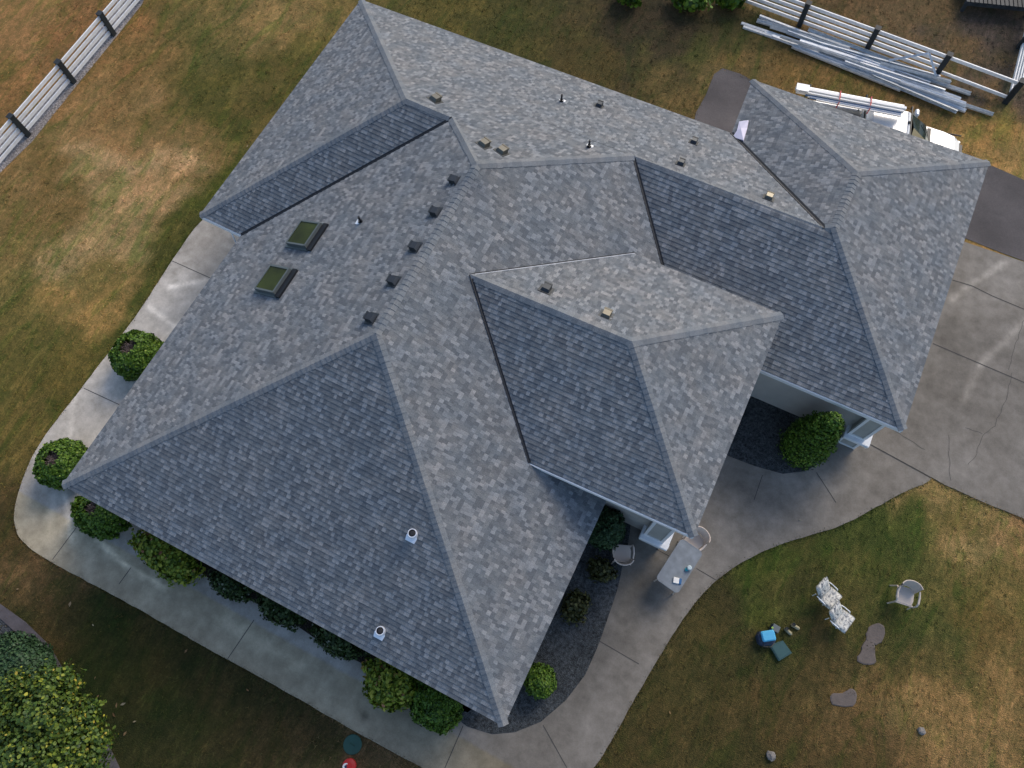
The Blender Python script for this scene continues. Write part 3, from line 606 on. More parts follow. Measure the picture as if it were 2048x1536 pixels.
rail_fence('rail_fence', rf_, [(.22, 2, 5), (.47, 2, 5), (.72, 2, 5), (.97, 2, 6)], 'white rail fence with dark posts behind the heap of gutters at the upper right', post_flags=[0, 0, 0, 1, 1, 1, 1])
lowr = MB(); lowr.beam(rf_[5]+V((.1, 0, .25)), rf_[6]+V((-.1, 0, .25)), .045, .13, FWH); lowr.build('rail', col.objects['rail_fence.001'])
side = [V((21.5, 28.3, 0)), V((21.35, 31.1, 0)), V((21.2, 33.9, 0))]
rail_fence('rail_fence', side, [(h, 0, 2) for h in (.25, .5, .75, 1.0)], 'short run of white rail fence turning away at the right-hand corner post', post_flags=[0, 1, 1])

# ------------------------------------------------------------------ lengths of old gutter heaped by the fence
rnd = random.Random(11)
def gutter(a, b, m, w_=.12, hh=.09, roll=0.0, bend=None):
    a, b = V(a), V(b); mb = MB(); pts = [a, b] if bend is None else [a, V(bend), b]
    for p, q in zip(pts, pts[1:]):
        d = (q-p).normalized(); y = V((0, 0, 1)).cross(d).normalized(); z = d.cross(y); M = Matrix.Rotation(roll, 3, d); y = M@y; z = M@z
        sec = [(-w_/2, hh), (-w_/2*.8, 0), (w_/2*.8, 0), (w_/2*.9, hh*.55), (w_/2*1.1, hh)]
        t_ = .008
        for (y0, z0), (y1, z1) in zip(sec, sec[1:]):
            e = V((0, y1-y0, z1-z0)).normalized(); n2 = (-e.z*t_, e.y*t_)
            c4 = [(y0, z0), (y1, z1), (y1+n2[0], z1+n2[1]), (y0+n2[0], z0+n2[1])]
            A = [p+y*s+z*t for s, t in c4]; B = [q+y*s+z*t for s, t in c4]
            for i in range(4): j = (i+1) % 4; mb.face([A[i], A[j], B[j], B[i]], m)
            mb.face(A, m); mb.face(list(reversed(B)), m)
    return mb
GL = [((1483,45),(1700,118),GUTG,0),((1487,52),(1690,122),GUTG,.02),((1520,30),(1760,122),GUTW,.04),((1513,43),(1620,75),GUTG,0),((1530,62),(1780,150),GUTW,0),((1545,70),(1800,165),GUTW,.05),((1540,55),(1850,150),GUTG,.08),
      ((1583,95),(1800,182),GUTG,0),((1585,93),(1930,224),GUTW,.0),((1575,62),(1860,165),GUTW,.12),((1600,68),(1880,160),GUTG,.10),((1616,60),(1900,168),GUTG,.03),((1618,66),(1700,95),GUTG,.1),((1640,100),(1920,200),GUTW,.10),((1655,95),(1940,190),GUTG,.02),
      ((1640,85),(1880,152),GUTW,.15),((1690,122),(1925,205),GUTW,.16),((1700,130),(1930,215),GUTW,.04),((1710,140),(1985,231),GUTG,.03),((1720,125),(1890,180),GUTW,.2),((1745,150),(1915,222),GUTG,.10),((1760,128),(1900,165),GUTG,.18),((1600,80),(1790,140),GUTW,.18),((1560,75),(1740,135),GUTG,.14),((1800,165),(1930,210),GUTW,.15)]
GRP = 'old gutter lengths heaped on the grass by the fence'
gl_lab = ['grey gutter length reaching farthest left in the heap', 'grey gutter length lying just below the leftmost one in the heap', 'pale gutter length with a free upper-left end, nearest the first dark fence post', 'short grey gutter stub at the upper left of the heap', 'pale gutter length along the lower left edge of the heap']
for i, (a, b, m, z) in enumerate(GL):
    z0 = .03+z+rnd.uniform(0, .03); roll = rnd.choice([0, 0, .5, -.4, 3.1, 1.5]); A, B = at(*a, z0), at(*b, z0+rnd.uniform(-.02, .04))
    o = gutter(A, B, m, .13+rnd.uniform(-.02, .03), .09, roll).build('gutter_length')
    lab = gl_lab[i] if i < len(gl_lab) else ('grey gutter length reaching farthest right, its bare end on the dry grass' if i == 18 else 'long straight gutter length lying among others in the gutter heap')
    if i == 8: lab = 'thin pale gutter length along the lower edge of the heap, nearest the truck'
    tag(o, lab, 'gutter', GRP)
tag(gutter(at(1778,121,.25), at(1871,152,.35), GUTW, .07, .05, .6, at(1858,107,.95)).build('bent_downspout'), 'sharply bent pale downspout piece leaning on the fence above the gutter heap', 'downspout')

# ------------------------------------------------------------------ pickup truck with a roof-rack load
TX = V((18.15, 23.62, 0)); ang = math.radians(11.5)
truck = thing('pickup_truck', TX, 'white pickup truck parked beyond the garage wing, nose to the right, loaded rack', 'truck', rz=ang)
def tb(f, name, parent=truck, smooth=False):
    mb = MB(); f(mb); return lbuild(mb, name, parent, smooth)
def loft(mb, secs, m, caps_=True):
    "secs: list of (x, [(y,z)...]) cross sections"
    R_ = [[V((x, y, z)) for y, z in s] for x, s in secs]
    for A, B in zip(R_, R_[1:]):
        n = len(A)
        for k in range(n): mb.face([A[k], B[k], B[(k+1) % n], A[(k+1) % n]], m)
    mb.face(R_[0], m); mb.face(list(reversed(R_[-1])), m)
def sec(hw, z0, z1, r=.1, tw=None):
    tw = tw if tw else hw
    return [(-hw, z0), (-hw, (z0+z1)/2), (-tw+.02, z1-r), (-tw+r, z1), (0, z1+.02), (tw-r, z1), (tw-.02, z1-r), (hw, (z0+z1)/2), (hw, z0)]
def body(mb):   # local x: front positive; cab roof from -1.35 to 0.05
    loft(mb, [(-1.45, sec(.93, .45, 1.12)), (.55, sec(.95, .40, 1.10)), (.95, sec(.95, .4, 1.10, .12)), (1.5, sec(.93, .4, 1.05, .14)), (1.95, sec(.88, .42, .98, .16)), (2.18, sec(.76, .45, .86, .16)), (2.26, sec(.66, .5, .72, .08))], CARW)
def bed_(mb):
    for y in (-.92, .92): mb.box((-2.65, y, .85), (2.4, .10, .75), CARW, bev=.03)
    mb.box((-3.85, 0, .85), (.08, 1.86, .75), CARW, bev=.03); mb.box((-2.65, 0, .55), (2.35, 1.74, .06), TRIM)
def cab(mb):
    loft(mb, [(-1.45, sec(.86, 1.10, 1.70, .08, .68)), (-1.25, sec(.88, 1.10, 1.84, .08, .70)), (-.05, sec(.88, 1.10, 1.84, .08, .70)), (.08, sec(.88, 1.1, 1.78, .08, .69))], CARW)
tb(body, 'body'); tb(bed_, 'bed', smooth=False); tb(cab, 'cab')
def ws(mb):
    a = [V((.09, -.64, 1.76)), V((.09, .64, 1.76)), V((.86, .84, 1.13)), V((.86, -.84, 1.13))]
    mid0, mid1 = V((.18, 0, 1.79)), V((1.02, 0, 1.15))
    mb.face([a[0], mid0, mid1, a[3]], CARG); mb.face([mid0, a[1], a[2], mid1], CARG)
    mb.face([a[1], V((.08, .86, 1.1)), a[2]], CARG); mb.face([a[0], a[3], V((.08, -.86, 1.1))], CARG); mb.face([a[3], mid1, a[2], V((.08, .86, 1.09)), V((.08, -.86, 1.09))], CARG)
tb(ws, 'windscreen')
def wiper(mb):
    mb.box((.98, 0, 1.115), (.10, 1.5, .02), TRIM); mb.beam((.93, -.5, 1.16), (.65, .05, 1.40), .02, .02, TRIM); mb.beam((.93, .15, 1.17), (.66, .66, 1.36), .02, .02, TRIM)
tb(wiper, 'wiper')
def roof_lamp(mb): mb.box((.0, .12, 1.88), (.12, .10, .05), TRIM, bev=.015)
tb(roof_lamp, 'aerial')
for s in (-1, 1):
    tb(lambda mb: (mb.box((.42, s*1.13, 1.30), (.14, .30, .24), CARW, bev=.04), mb.beam((.42, s*.9, 1.2), (.42, s*1.03, 1.25), .06, .06, TRIM)), 'wing_mirror')
    tb(lambda mb: mb.box((-.62, s*.865, 1.42), (1.3, .02, .36), CARG, Matrix.Rotation(s*.30, 3, 'X')), 'side_window')
    tb(lambda mb: mb.box((2.17, s*.60, .74), (.16, .26, .18), mat('headlamp_glass', (.5, .5, .5), .1, coat=1), bev=.03), 'headlight')
tb(lambda mb: (mb.box((2.29, 0, .66), (.08, 1.16, .26), TRIM), mb.box((1.02, 0, 1.125), (.05, 1.5, .012), TRIM), mb.box((1.62, .78, 1.0), (1.1, .012, .06), TRIM), mb.box((2.2, .0, .80), (.06, 1.2, .10), TRIM), mb.box((2.27, 0, .48), (.14, 1.62, .16), TRIM, bev=.04)), 'bumper')
for x in (1.45, -2.6):
    for s in (-1, 1):
        mb = MB(); mb.lathe((x, s*.82, .37), [(.2, -.12), (.36, -.11), (.375, -.07), (.375, .07), (.36, .11), (.2, .12)], BLK, 20, Matrix.Rotation(math.pi/2, 3, 'X')); o = lbuild(mb, 'wheel', truck)
        mb = MB(); mb.lathe((x, s*.82, .37), [(.02, -.10), (.2, -.125), (.2, .125), (.02, .10)], ALU, 16, Matrix.Rotation(math.pi/2, 3, 'X')); h_ = lbuild(mb, 'hub', o)
def rack(mb):
    for x in (-3.6, -1.6):
        for y in (-.88, .88): mb.tube([(x, y, 1.2), (x, y, 1.98)], .025, TRIM, 6)
        mb.tube([(x, -.9, 1.98), (x, .9, 1.98)], .03, TRIM, 6)
    mb.tube([(.0, -.74, 1.84), (.0, -.74, 1.98), (.0, .74, 1.98), (.0, .74, 1.84)], .028, TRIM, 6)
    mb.tube([(-3.7, -.88, 2.02), (.1, -.8, 2.02)], .022, TRIM, 6)
tb(rack, 'roof_rack')
# the load: bundle of white boxed boards, strapped, with thin blue-filmed lengths beside it
ld = [at(1592,178,2.25), at(1812,220,2.25)]
dl = (ld[1]-ld[0]).normalized(); nl = V((-dl.y, dl.x, 0)); Lb = (ld[1]-ld[0]).length
bun = thing('strapped_bundle', ld[0]+V((0, 0, -.2)), 'long pale bundle of boards tied with red straps on the truck rack', 'bundle')
mb = MB(); M = Matrix((dl, nl, V((0, 0, 1)))).transposed()
for k, (o_, wd_, zz, mm, s0, s1) in enumerate([(.13, .11, 2.15, BOX, 0, 1), (.01, .11, 2.15, BOX, .01, .99), (.07, .10, 2.24, BOX, .02, 1.0), (-.06, .05, 2.22, BOX, .1, .98), (.17, .05, 2.22, GUTW, .03, .98)]):
    mb.box(ld[0]+dl*Lb*(s0+s1)/2+nl*o_+V((0, 0, zz-2.25)), (Lb*(s1-s0), wd_, .09), mm, M)
mb.build('board', bun)
mb = MB()
for k, (o_, mm, s0) in enumerate([(-.11, BLUEL, .10), (-.15, BOX, .12), (-.19, BLUEL, .14), (-.235, BOX, .2)]): mb.box(ld[0]+dl*Lb*(s0+.97)/2+nl*o_+V((0, 0, -.09)), (Lb*(.97-s0), .03, .06), mm, M)
mb.build('blue_edged_strip', bun)
mb = MB(); mb.box(ld[0]+dl*.22+nl*.07+V((0, 0, .06)), (.44, .30, .03), mat('bright_white_wrap', (.9, .9, .9), .35), M); mb.box(ld[0]+dl*.22+nl*.225+V((0, 0, -.02)), (.44, .012, .16), BOX, M); mb.build('end_wrap', bun)
for f_ in (.40, .68):
    mb = MB(); c = ld[0]+dl*Lb*f_
    mb.box(c+nl*.04+V((0, 0, .062)), (.035, .40, .012), STRAP, M); mb.box(c+nl*.24+V((0, 0, -.03)), (.035, .012, .19), STRAP, M); mb.box(c-nl*.26+V((0, 0, -.1)), (.035, .012, .3), STRAP, M); mb.build('strap', bun)
# tools in the truck bed
mb = MB(); mb.box((-2.3, .35, .74), (.55, .3, .32), mat('blue_tool_bag', (.02, .10, .30), .6), Matrix.Rotation(.2, 3, 'Z'), bev=.05); mb.box((-2.3, .35, .91), (.35, .05, .04), TRIM); M_ = Matrix.Translation(TX)@Matrix.Rotation(ang, 4, 'Z')
o = mb.build('tool_bag'); o.matrix_world = M_; tag(o, 'blue bag in the truck bed behind the cab', 'bag')
mb = MB(); mb.box((-1.72, .5, .8), (.34, .7, .45), mat('green_box', (.03, .06, .045), .5), bev=.03); mb.box((-1.72, .5, 1.035), (.3, .1, .03), TRIM); o = mb.build('tool_box'); o.matrix_world = M_; tag(o, 'dark green box in the truck bed against the cab', 'box')
mb = MB(); mb.box((-3.0, .55, .68), (1.5, .12, .10), WOOD); mb.box((-3.05, .40, .64), (1.4, .12, .08), WOOD); o = mb.build('timber_board'); o.matrix_world = M_; tag(o, 'brown timber lying in the truck bed under the bundle', 'timber')

# ------------------------------------------------------------------ patio table and what stands on it
tz = .74
tc_ = [at(1363,1083,tz), at(1404,1103,tz), at(1356,1184,tz), at(1313,1157,tz)]; tctr = sum(tc_, V((0, 0, 0)))/4; tctr.z = 0
tdir = ((tc_[1]-tc_[2])+(tc_[0]-tc_[3])).normalized(); tn = V((-tdir.y, tdir.x, 0)); TL = ((tc_[1]-tc_[2]).length+(tc_[0]-tc_[3]).length)/2; TW = ((tc_[0]-tc_[1]).length+(tc_[2]-tc_[3]).length)/2
table = thing('patio_table', tctr, 'rectangular grey-topped patio table with clipped corners on the concrete walk', 'table')
TL *= 1.03; TW *= 1.05
mb = MB(); b_ = .07; hx, hy = TL/2, TW/2
poly = [(hx-b_, -hy), (hx, -hy+b_), (hx, hy-b_), (hx-b_, hy), (-hx+b_, hy), (-hx, hy-b_), (-hx, -hy+b_), (-hx+b_, -hy)]
tf = lambda p: tctr+tdir*p.x+tn*p.y+V((0, 0, p.z))
mb.prism(poly, tz-.03, tz, SLATE, tf); mb.build('table_top', table)
mb = MB()
for i in range(8): a, b = poly[i], poly[(i+1) % 8]; mb.beam(tf(V((a[0]*1.01, a[1]*1.01, tz-.02))), tf(V((b[0]*1.01, b[1]*1.01, tz-.02))), .03, .05, SLATE)
mb.build('table_frame', table)
for sx in (-1, 1):
    for sy in (-1, 1): mb = MB(); mb.tube([tf(V((sx*(hx-.1), sy*(hy-.08), tz-.03))), tf(V((sx*(hx-.03), sy*(hy-.03), .03)))], .022, TAUPE, 8); mb.build('leg', table)
c = at(1352, 1161, tz+.01); M = Matrix.Rotation(.25, 3, 'Z')
t = thing('paper_packet', c, 'white and blue packet near the lower end of the patio table', 'packet'); mb = MB(); mb.box(c+V((0, 0, .02)), (.17, .17, .04), BOX, M, bev=.01); mb.build('box', t); mb = MB(); mb.box(c+M@V((.125, .0, .012)), (.07, .17, .03), BLUEL, M, bev=.005); mb.build('cover', t)
c = at(1376, 1137, tz+.01); t = thing('glass_jar', c, 'clear and turquoise jar near the right edge of the patio table', 'jar'); mb = MB(); mb.lathe(c+V((.02, .02, 0)), [(.06, 0), (.075, .02), (.075, .09), (.05, .12)], mat('clear_glass', (.5, .6, .62), .1, coat=1), 14); mb.build('body', t)
mb = MB(); mb.lathe(c+V((-.03, -.05, 0)), [(.05, 0), (.055, .04), (.02, .05)], mat('turquoise', (.03, .30, .36), .3), 12); mb.build('lid', t)

# ------------------------------------------------------------------ resin armchairs
def armchair(loc, rz, m, label, group=None, w_=.54, arms=True):
    t = thing('garden_chair', loc, label, 'chair', group, rz)
    mb = MB(); mb.prism([(-.21, -.24), (.21, -.24), (.25, -.1), (.24, .2), (.16, .25), (-.16, .25), (-.24, .2), (-.25, -.1)], .40, .43, m); mb.prism([(-.23, -.27), (.23, -.27), (.22, -.23), (-.22, -.23)], .36, .42, m); lbuild(mb, 'seat', t)
    mb = MB(); rings = []
    for k in range(9):                                             # curved back shell
        a_ = R(200-k*27.5+20) if False else R(170-k*20); x, y = math.cos(a_)*.27, .10+math.sin(a_)*.20
        rings.append([(x*.95, y, .44), (x*1.08, y+.10, .84)])
    for A, B in zip(rings, rings[1:]):
        for q_ in (A, B): pass
        mb.face([A[0], B[0], B[1], A[1]], m); mb.face([(B[0][0]*.93, B[0][1]-.02, .44), (A[0][0]*.93, A[0][1]-.02, .44), (A[1][0]*.94, A[1][1]-.02, .84), (B[1][0]*.94, B[1][1]-.02, .84)], m)
    mb.tube([(p[1][0], p[1][1]-.01, .845) for p in rings], .018, m, 6); lbuild(mb, 'backrest', t)
    for s in (-1, 1):
        mb = MB(); mb.tube([(s*.28, .17, .70), (s*.31, 0, .66), (s*.30, -.18, .65), (s*.285, -.25, .60), (s*.27, -.27, .40)], [.022, .03, .03, .025, .02], m, 7); lbuild(mb, 'armrest', t)
        for y in (-.25, .22): mb = MB(); mb.tube([(s*.24, y, .42), (s*.29, y*1.15, .0)], [.025, .02], m, 6); lbuild(mb, 'leg', t)
    return t
def seatpos(x, y): p = at(x, y, .42); p.z = 0; return p
cz = .034
def ch(x, y, rz, m, label):
    p = seatpos(x, y); p.z = cz if x < 1600 else 0; return armchair(p, rz, m, label)
ch(1245, 1108, R(180+22), TAN, 'tan resin armchair alone beside the gravel bed, left of the white corner pillar')
ch(1388, 1083, R(-28), TAN, 'tan resin armchair at the upper end of the patio table')
ch(1810, 1191, R(8), TAUPE, 'taupe resin armchair standing on the lawn right of the cushioned loungers')

# ------------------------------------------------------------------ two cushioned folding chairs on the lawn
cush = bpy.data.materials.new('floral_cushion'); cush.use_nodes = True; t_ = cush.node_tree; tcn = t_.nodes.new('ShaderNodeTexCoord'); vo = t_.nodes.new('ShaderNodeTexNoise'); vo.inputs['Scale'].default_value = 6; vo.inputs['Detail'].default_value = 3; vo.inputs['Distortion'].default_value = 2.5; t_.links.new(tcn.outputs['Object'], vo.inputs['Vector'])
t_.links.new(ramp(t_, vo.outputs[0], [(.36, (.12, .13, .14)), (.44, (.34, .34, .33)), (.52, (.62, .60, .54)), (.7, (.72, .70, .62))]), t_.nodes['Principled BSDF'].inputs['Base Color']); t_.nodes['Principled BSDF'].inputs['Roughness'].default_value = .85
def pad(mb, a, b, wd, th, m, n=3):
    "tufted pad from a to b"
    a, b = V(a), V(b); d = (b-a); L_ = d.length; d.normalize(); x = V((1, 0, 0)); nn = x.cross(d)
    g = 10; P_ = {}
    for s in (-1, 1):
        for i in range(g+1):
            for j in range(g+1):
                u = i/g*2-1; v = j/g; edge = (1-abs(u)**6)*(1-abs(2*v-1)**8); puff = .35+.65*abs(math.sin(v*math.pi*n))**.5*(.75+.25*math.cos(u*math.pi*1.5)**2)
                P_[s, i, j] = a+d*L_*v+x*u*wd/2*(1-.04*abs(2*v-1)**6)+nn*s*th/2*max(edge, 0.02)**.4*puff
    for s in (-1, 1):
        for i in range(g):
            for j in range(g): q_ = [P_[s, i, j], P_[s, i+1, j], P_[s, i+1, j+1], P_[s, i, j+1]]; mb.face(q_ if s > 0 else q_[::-1], m)
    for j in range(g):
        for i in (0, g): mb.face([P_[-1, i, j], P_[1, i, j], P_[1, i, j+1], P_[-1, i, j+1]], m)
    for i in range(g):
        for j in (0, g): mb.face([P_[-1, i, j], P_[1, i, j], P_[1, i+1, j], P_[-1, i+1, j]], m)
def lounger(back, front, label):
    A, B = at(*back, .9), at(*front, .42); m_ = (A+B)/2; d = A-B; rz = math.atan2(-d.x, d.y); L2 = V((d.x, d.y, 0)).length/2
    p = V((m_.x, m_.y, 0)); t = thing('cushioned_chair', p, label, 'chair', 'cushioned chairs on the lawn', rz)
    mb = MB(); pad(mb, (0, -L2, .43), (0, L2*.12, .38), .58, .17, cush, 3); weld(lbuild(mb, 'seat_cushion', t, True))
    mb = MB(); pad(mb, (0, L2*.10, .40), (0, L2, .92), .50, .17, cush, 4); weld(lbuild(mb, 'back_cushion', t, True))
    for s in (-1, 1):
        mb = MB(); mb.tube([(s*.285, L2*.45, .56), (s*.30, L2*.2, .56), (s*.30, -L2*.35, .55), (s*.295, -L2*.42, .48)], .016, WHITE, 7); lbuild(mb, 'armrest', t)
        for y in (-.6, .5): mb = MB(); mb.tube([(s*.20, L2*y, .36), (s*.20, L2*y*.9, .02)], .014, WHITE, 6); lbuild(mb, 'leg', t)
    return t
lounger((1643, 1165), (1673, 1207), 'white chair with grey floral cushion, upper-left of the pair on the lawn')
lounger((1668, 1214), (1700, 1252), 'white chair with grey floral cushion, lower-right of the pair, beside the stepping stones')

# ------------------------------------------------------------------ blue bag, dark lid, boots
c = at(1533, 1276, .22); c.z = 0
t = thing('cool_bag', c, 'light blue and navy rounded bag standing on the lawn', 'bag'); mb = MB(); M = Matrix.Rotation(R(35), 3, 'Z')
mb.box(c+V((0, 0, .17)), (.50, .42, .34), NAVY, M, bev=.10); mb.build('body', t); mb = MB(); mb.box(c+M@V((.03, .05, .36)), (.40, .30, .07), CYAN, M, bev=.035); mb.build('lid', t)
mb = MB(); mb.tube([c+M@V((-.17, -.16, .30)), c+M@V((-.2, -.22, .40)), c+M@V((.0, -.26, .42)), c+M@V((.17, -.17, .30))], .012, TRIM, 6); mb.build('strap', t)
c = at(1550, 1257, .12); c.z = 0
t = thing('small_cooler', c, 'small dark grey cooler touching the upper side of the blue bag', 'cooler'); mb = MB(); M = Matrix.Rotation(R(-5), 3, 'Z'); mb.box(c+V((0, 0, .1)), (.24, .22, .2), NAVY, M, bev=.03); mb.build('body', t); mb = MB(); mb.box(c+V((0, 0, .215)), (.22, .2, .03), ALU, M, bev=.01); mb.box(c+M@V((-.1, -.04, .235)), (.05, .05, .02), mat('lime_tag', (.3, .5, .08), .5), M); mb.build('lid', t)
c = at(1562, 1302, .04); c.z = 0
t = thing('storage_lid', c, 'flat dark teal plastic tub lying below the blue bag on the lawn', 'tub'); mb = MB(); q = px([(1539, 1290), (1566, 1281), (1584, 1306), (1558, 1322)], .1)[::-1]; qc = (sum(p[0] for p in q)/4, sum(p[1] for p in q)/4)
mb.prism(q, 0, .10, TEAL); mb.build('body', t); mb = MB(); mb.prism([(qc[0]+(a-qc[0])*.86, qc[1]+(b-qc[1])*.86) for a, b in q], .10, .115, TEAL); mb.build('panel', t)
for i, (x, y, lb) in enumerate([(1575, 1261, 'tan leather boot nearer the blue bag, lower-left of the pair'), (1589, 1252, 'tan leather boot farther from the blue bag, upper-right of the pair')]):
    c = at(x, y, .05); c.z = 0; t = thing('work_boot', c, lb, 'boot', 'pair of boots on the lawn'); mb = MB(); M = Matrix.Rotation(R(70+i*15), 3, 'Z')
    for k in range(6): pass
    mb.box(c+M@V((0, -.03, .045)), (.10, .27, .09), BEIG, M, bev=.035); mb.tube([c+M@V((0, .05, .05)), c+M@V((0, .06, .15)), c+M@V((0, .065, .19))], [.055, .05, .055], BEIG, 10, False); mb.build('upper', t)
    mb = MB(); mb.tube([c+M@V((0, .065, .10)), c+M@V((0, .065, .17))], .042, TRIM, 8); mb.build('lining', t)

# ------------------------------------------------------------------ stepping stones, stones, valve cover, red ball
def stone(name, outline, m, label, cat, h=.03, group=None):
    q = smooth(px(outline), 3); q = [(x+noise.noise(V((x*9, y*9, 0)))*.03, y+noise.noise(V((x*9, y*9, 5)))*.03) for x, y in q]; mb = MB(); cx_ = sum(p[0] for p in q)/len(q); cy_ = sum(p[1] for p in q)/len(q)
    inn = [(cx_+(x-cx_)*.9, cy_+(y-cy_)*.9) for x, y in q]; n = len(q)
    mb.face([(x, y, h) for x, y in inn], m)
    for i in range(n): j = (i+1) % n; mb.face([(*q[i], h*.55), (*q[j], h*.55), (*inn[j], h), (*inn[i], h)], m); mb.face([(*q[i], -.02), (*q[j], -.02), (*q[j], h*.55), (*q[i], h*.55)], m)
    return tag(mb.build(name), label, cat, group)
SG = 'stepping stones in the lawn'
stone('stepping_stone', [(1732,1268),(1742,1250),(1762,1248),(1770,1262),(1766,1280),(1752,1290),(1734,1284)], STONE, 'dark flagstone in the lawn, uppermost of the two that touch', 'stone', group=SG)
stone('stepping_stone', [(1724,1290),(1736,1280),(1748,1287),(1750,1308),(1748,1328),(1718,1326),(1714,1312),(1722,1304)], STONE, 'dark flagstone in the lawn, lower of the two that touch', 'stone', group=SG)
stone('stepping_stone', [(1662,1388),(1684,1386),(1700,1378),(1712,1384),(1710,1408),(1690,1414),(1664,1408)], STONE, 'lone grey-brown flagstone, lowest in the lawn', 'stone', group=SG)
def rock(x, y, r, label, m=ROCK, name='rock', group=None, seed=0):
    c = at(x, y, r*.4); mb = MB(); n = 10; g = []
    for i in range(7):
        th = math.pi*i/6; ring = []
        for j in range(n):
            ph = 2*math.pi*j/n; d = V((math.sin(th)*math.cos(ph), math.sin(th)*math.sin(ph), math.cos(th))); k = 1+.35*noise.noise(d*1.7+V((seed, x, y))); ring.append(c+V((d.x*r*k, d.y*r*k, d.z*r*.65*k)))
        g.append(ring)
    for A, B in zip(g, g[1:]):
        for j in range(n): mb.face([A[j], B[j], B[(j+1) % n], A[(j+1) % n]], m)
    return tag(mb.build(name), label, 'rock', group)
rock(1542, 1512, .13, 'small grey rock low in the lawn, nearest the bottom edge'); rock(1843, 1462, .11, 'small grey rock in the dry lawn at the lower right')
rock(1436, 6, .10, 'pale stone between the plants at the top edge', GUTW)
c = at(705, 1489, .03); c.z = 0; t = thing('valve_cover', c, 'round dark green valve cover in the dry grass beside the walk', 'cover'); mb = MB(); mb.lathe(c, [(.27, -.02), (.27, .03), (.255, .045)], TEALG, 22); mb.build('lid', t); mb = MB(); mb.tube([c+V((-.08, 0, .045)), c+V((-.05, 0, .07)), c+V((.05, 0, .07)), c+V((.08, 0, .045))], .012, TEALG, 6); mb.build('handle', t)
c = at(700, 1531, .16); c.z = 0; t = thing('red_bucket', c, 'glossy red bucket with a white round lid mark, at the bottom edge', 'bucket'); mb = MB(); mb.lathe(c, [(.14, 0), (.20, .22), (.19, .27), (.10, .30), (.02, .305)], RED, 20); mb.build('body', t)
mb = MB(); p = c+V((-.07, -.05, .285)); Mr = Matrix.Rotation(.2, 3, 'Y')
mb.lathe(p, [(.085, 0), (.095, .015), (.075, .022), (.06, .012), (.02, .012)], BOX, 18, Mr); mb.build('lid', t); mb = MB(); mb.lathe(p+V((0, 0, .014)), [(.038, 0), (.035, .012)], NAVY, 12, Mr); mb.build('knob', t)

# ------------------------------------------------------------------ plants
def leaves(mb, rnd, c, rad, n, size, m, shell=.55, squash=0.0, hole=None, lump=.25, flat=False, lo=-1.0, dark=0.0):
    c = V(c); rad = V(rad); k = 0; sd = rnd.uniform(0, 99); tries = 0
    while k < n and tries < n*8:
        tries += 1
        d = V((rnd.gauss(0, 1), rnd.gauss(0, 1), rnd.gauss(0, 1))).normalized()
        if d.z < lo: continue
        lumpf = 1+lump*noise.noise(d*2.3+V((sd, 0, 0)))+lump*.6*noise.noise(d*5.5+V((0, sd, 0)))
        r = (shell+(1-shell)*rnd.random()**.5)*lumpf; p = c+V((d.x*rad.x, d.y*rad.y, d.z*rad.z))*r
        if p.z < .03: continue
        if hole and (V((p.x, p.y, 0))-V((hole[0], hole[1], 0))).length < hole[2]*(.75+.5*rnd.random()) and d.z > .3: continue
        nrm = (d+V((rnd.gauss(0, .5), rnd.gauss(0, .5), rnd.gauss(0, .5)))).normalized(); a = nrm.orthogonal().normalized(); a = Matrix.Rotation(rnd.uniform(0, 6.28), 3, nrm)@a; b = nrm.cross(a)
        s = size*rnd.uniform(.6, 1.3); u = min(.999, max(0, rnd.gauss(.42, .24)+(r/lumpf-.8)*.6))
        if flat: a *= .55
        mb.face([p-a*s*.5-b*s*.2, p-b*s*.6, p+a*s*.5-b*s*.2, p+a*s*.35+b*s*.4, p+b*s*.7, p-a*s*.35+b*s*.4], m, [(u, .5)]*6); k += 1
def core(mb, c, rad, m, k=.72, seed=0):
    c = V(c); n = 14; g = []
    for i in range(9):
        th = math.pi*i/8; g.append([c+V((math.sin(th)*math.cos(p)*rad[0], math.sin(th)*math.sin(p)*rad[1], math.cos(th)*rad[2]))*1.0*1 if False else c+V((math.sin(th)*math.cos(p)*rad[0]*k, math.sin(th)*math.sin(p)*rad[1]*k, math.cos(th)*rad[2]*k))*(1) for p in [2*math.pi*j/n for j in range(n)]])
    for A, B in zip(g, g[1:]):
        for j in range(n): q_ = [A[j], B[j], B[(j+1) % n], A[(j+1) % n]]; mb.face(q_, m, [(.12, .5)]*4)
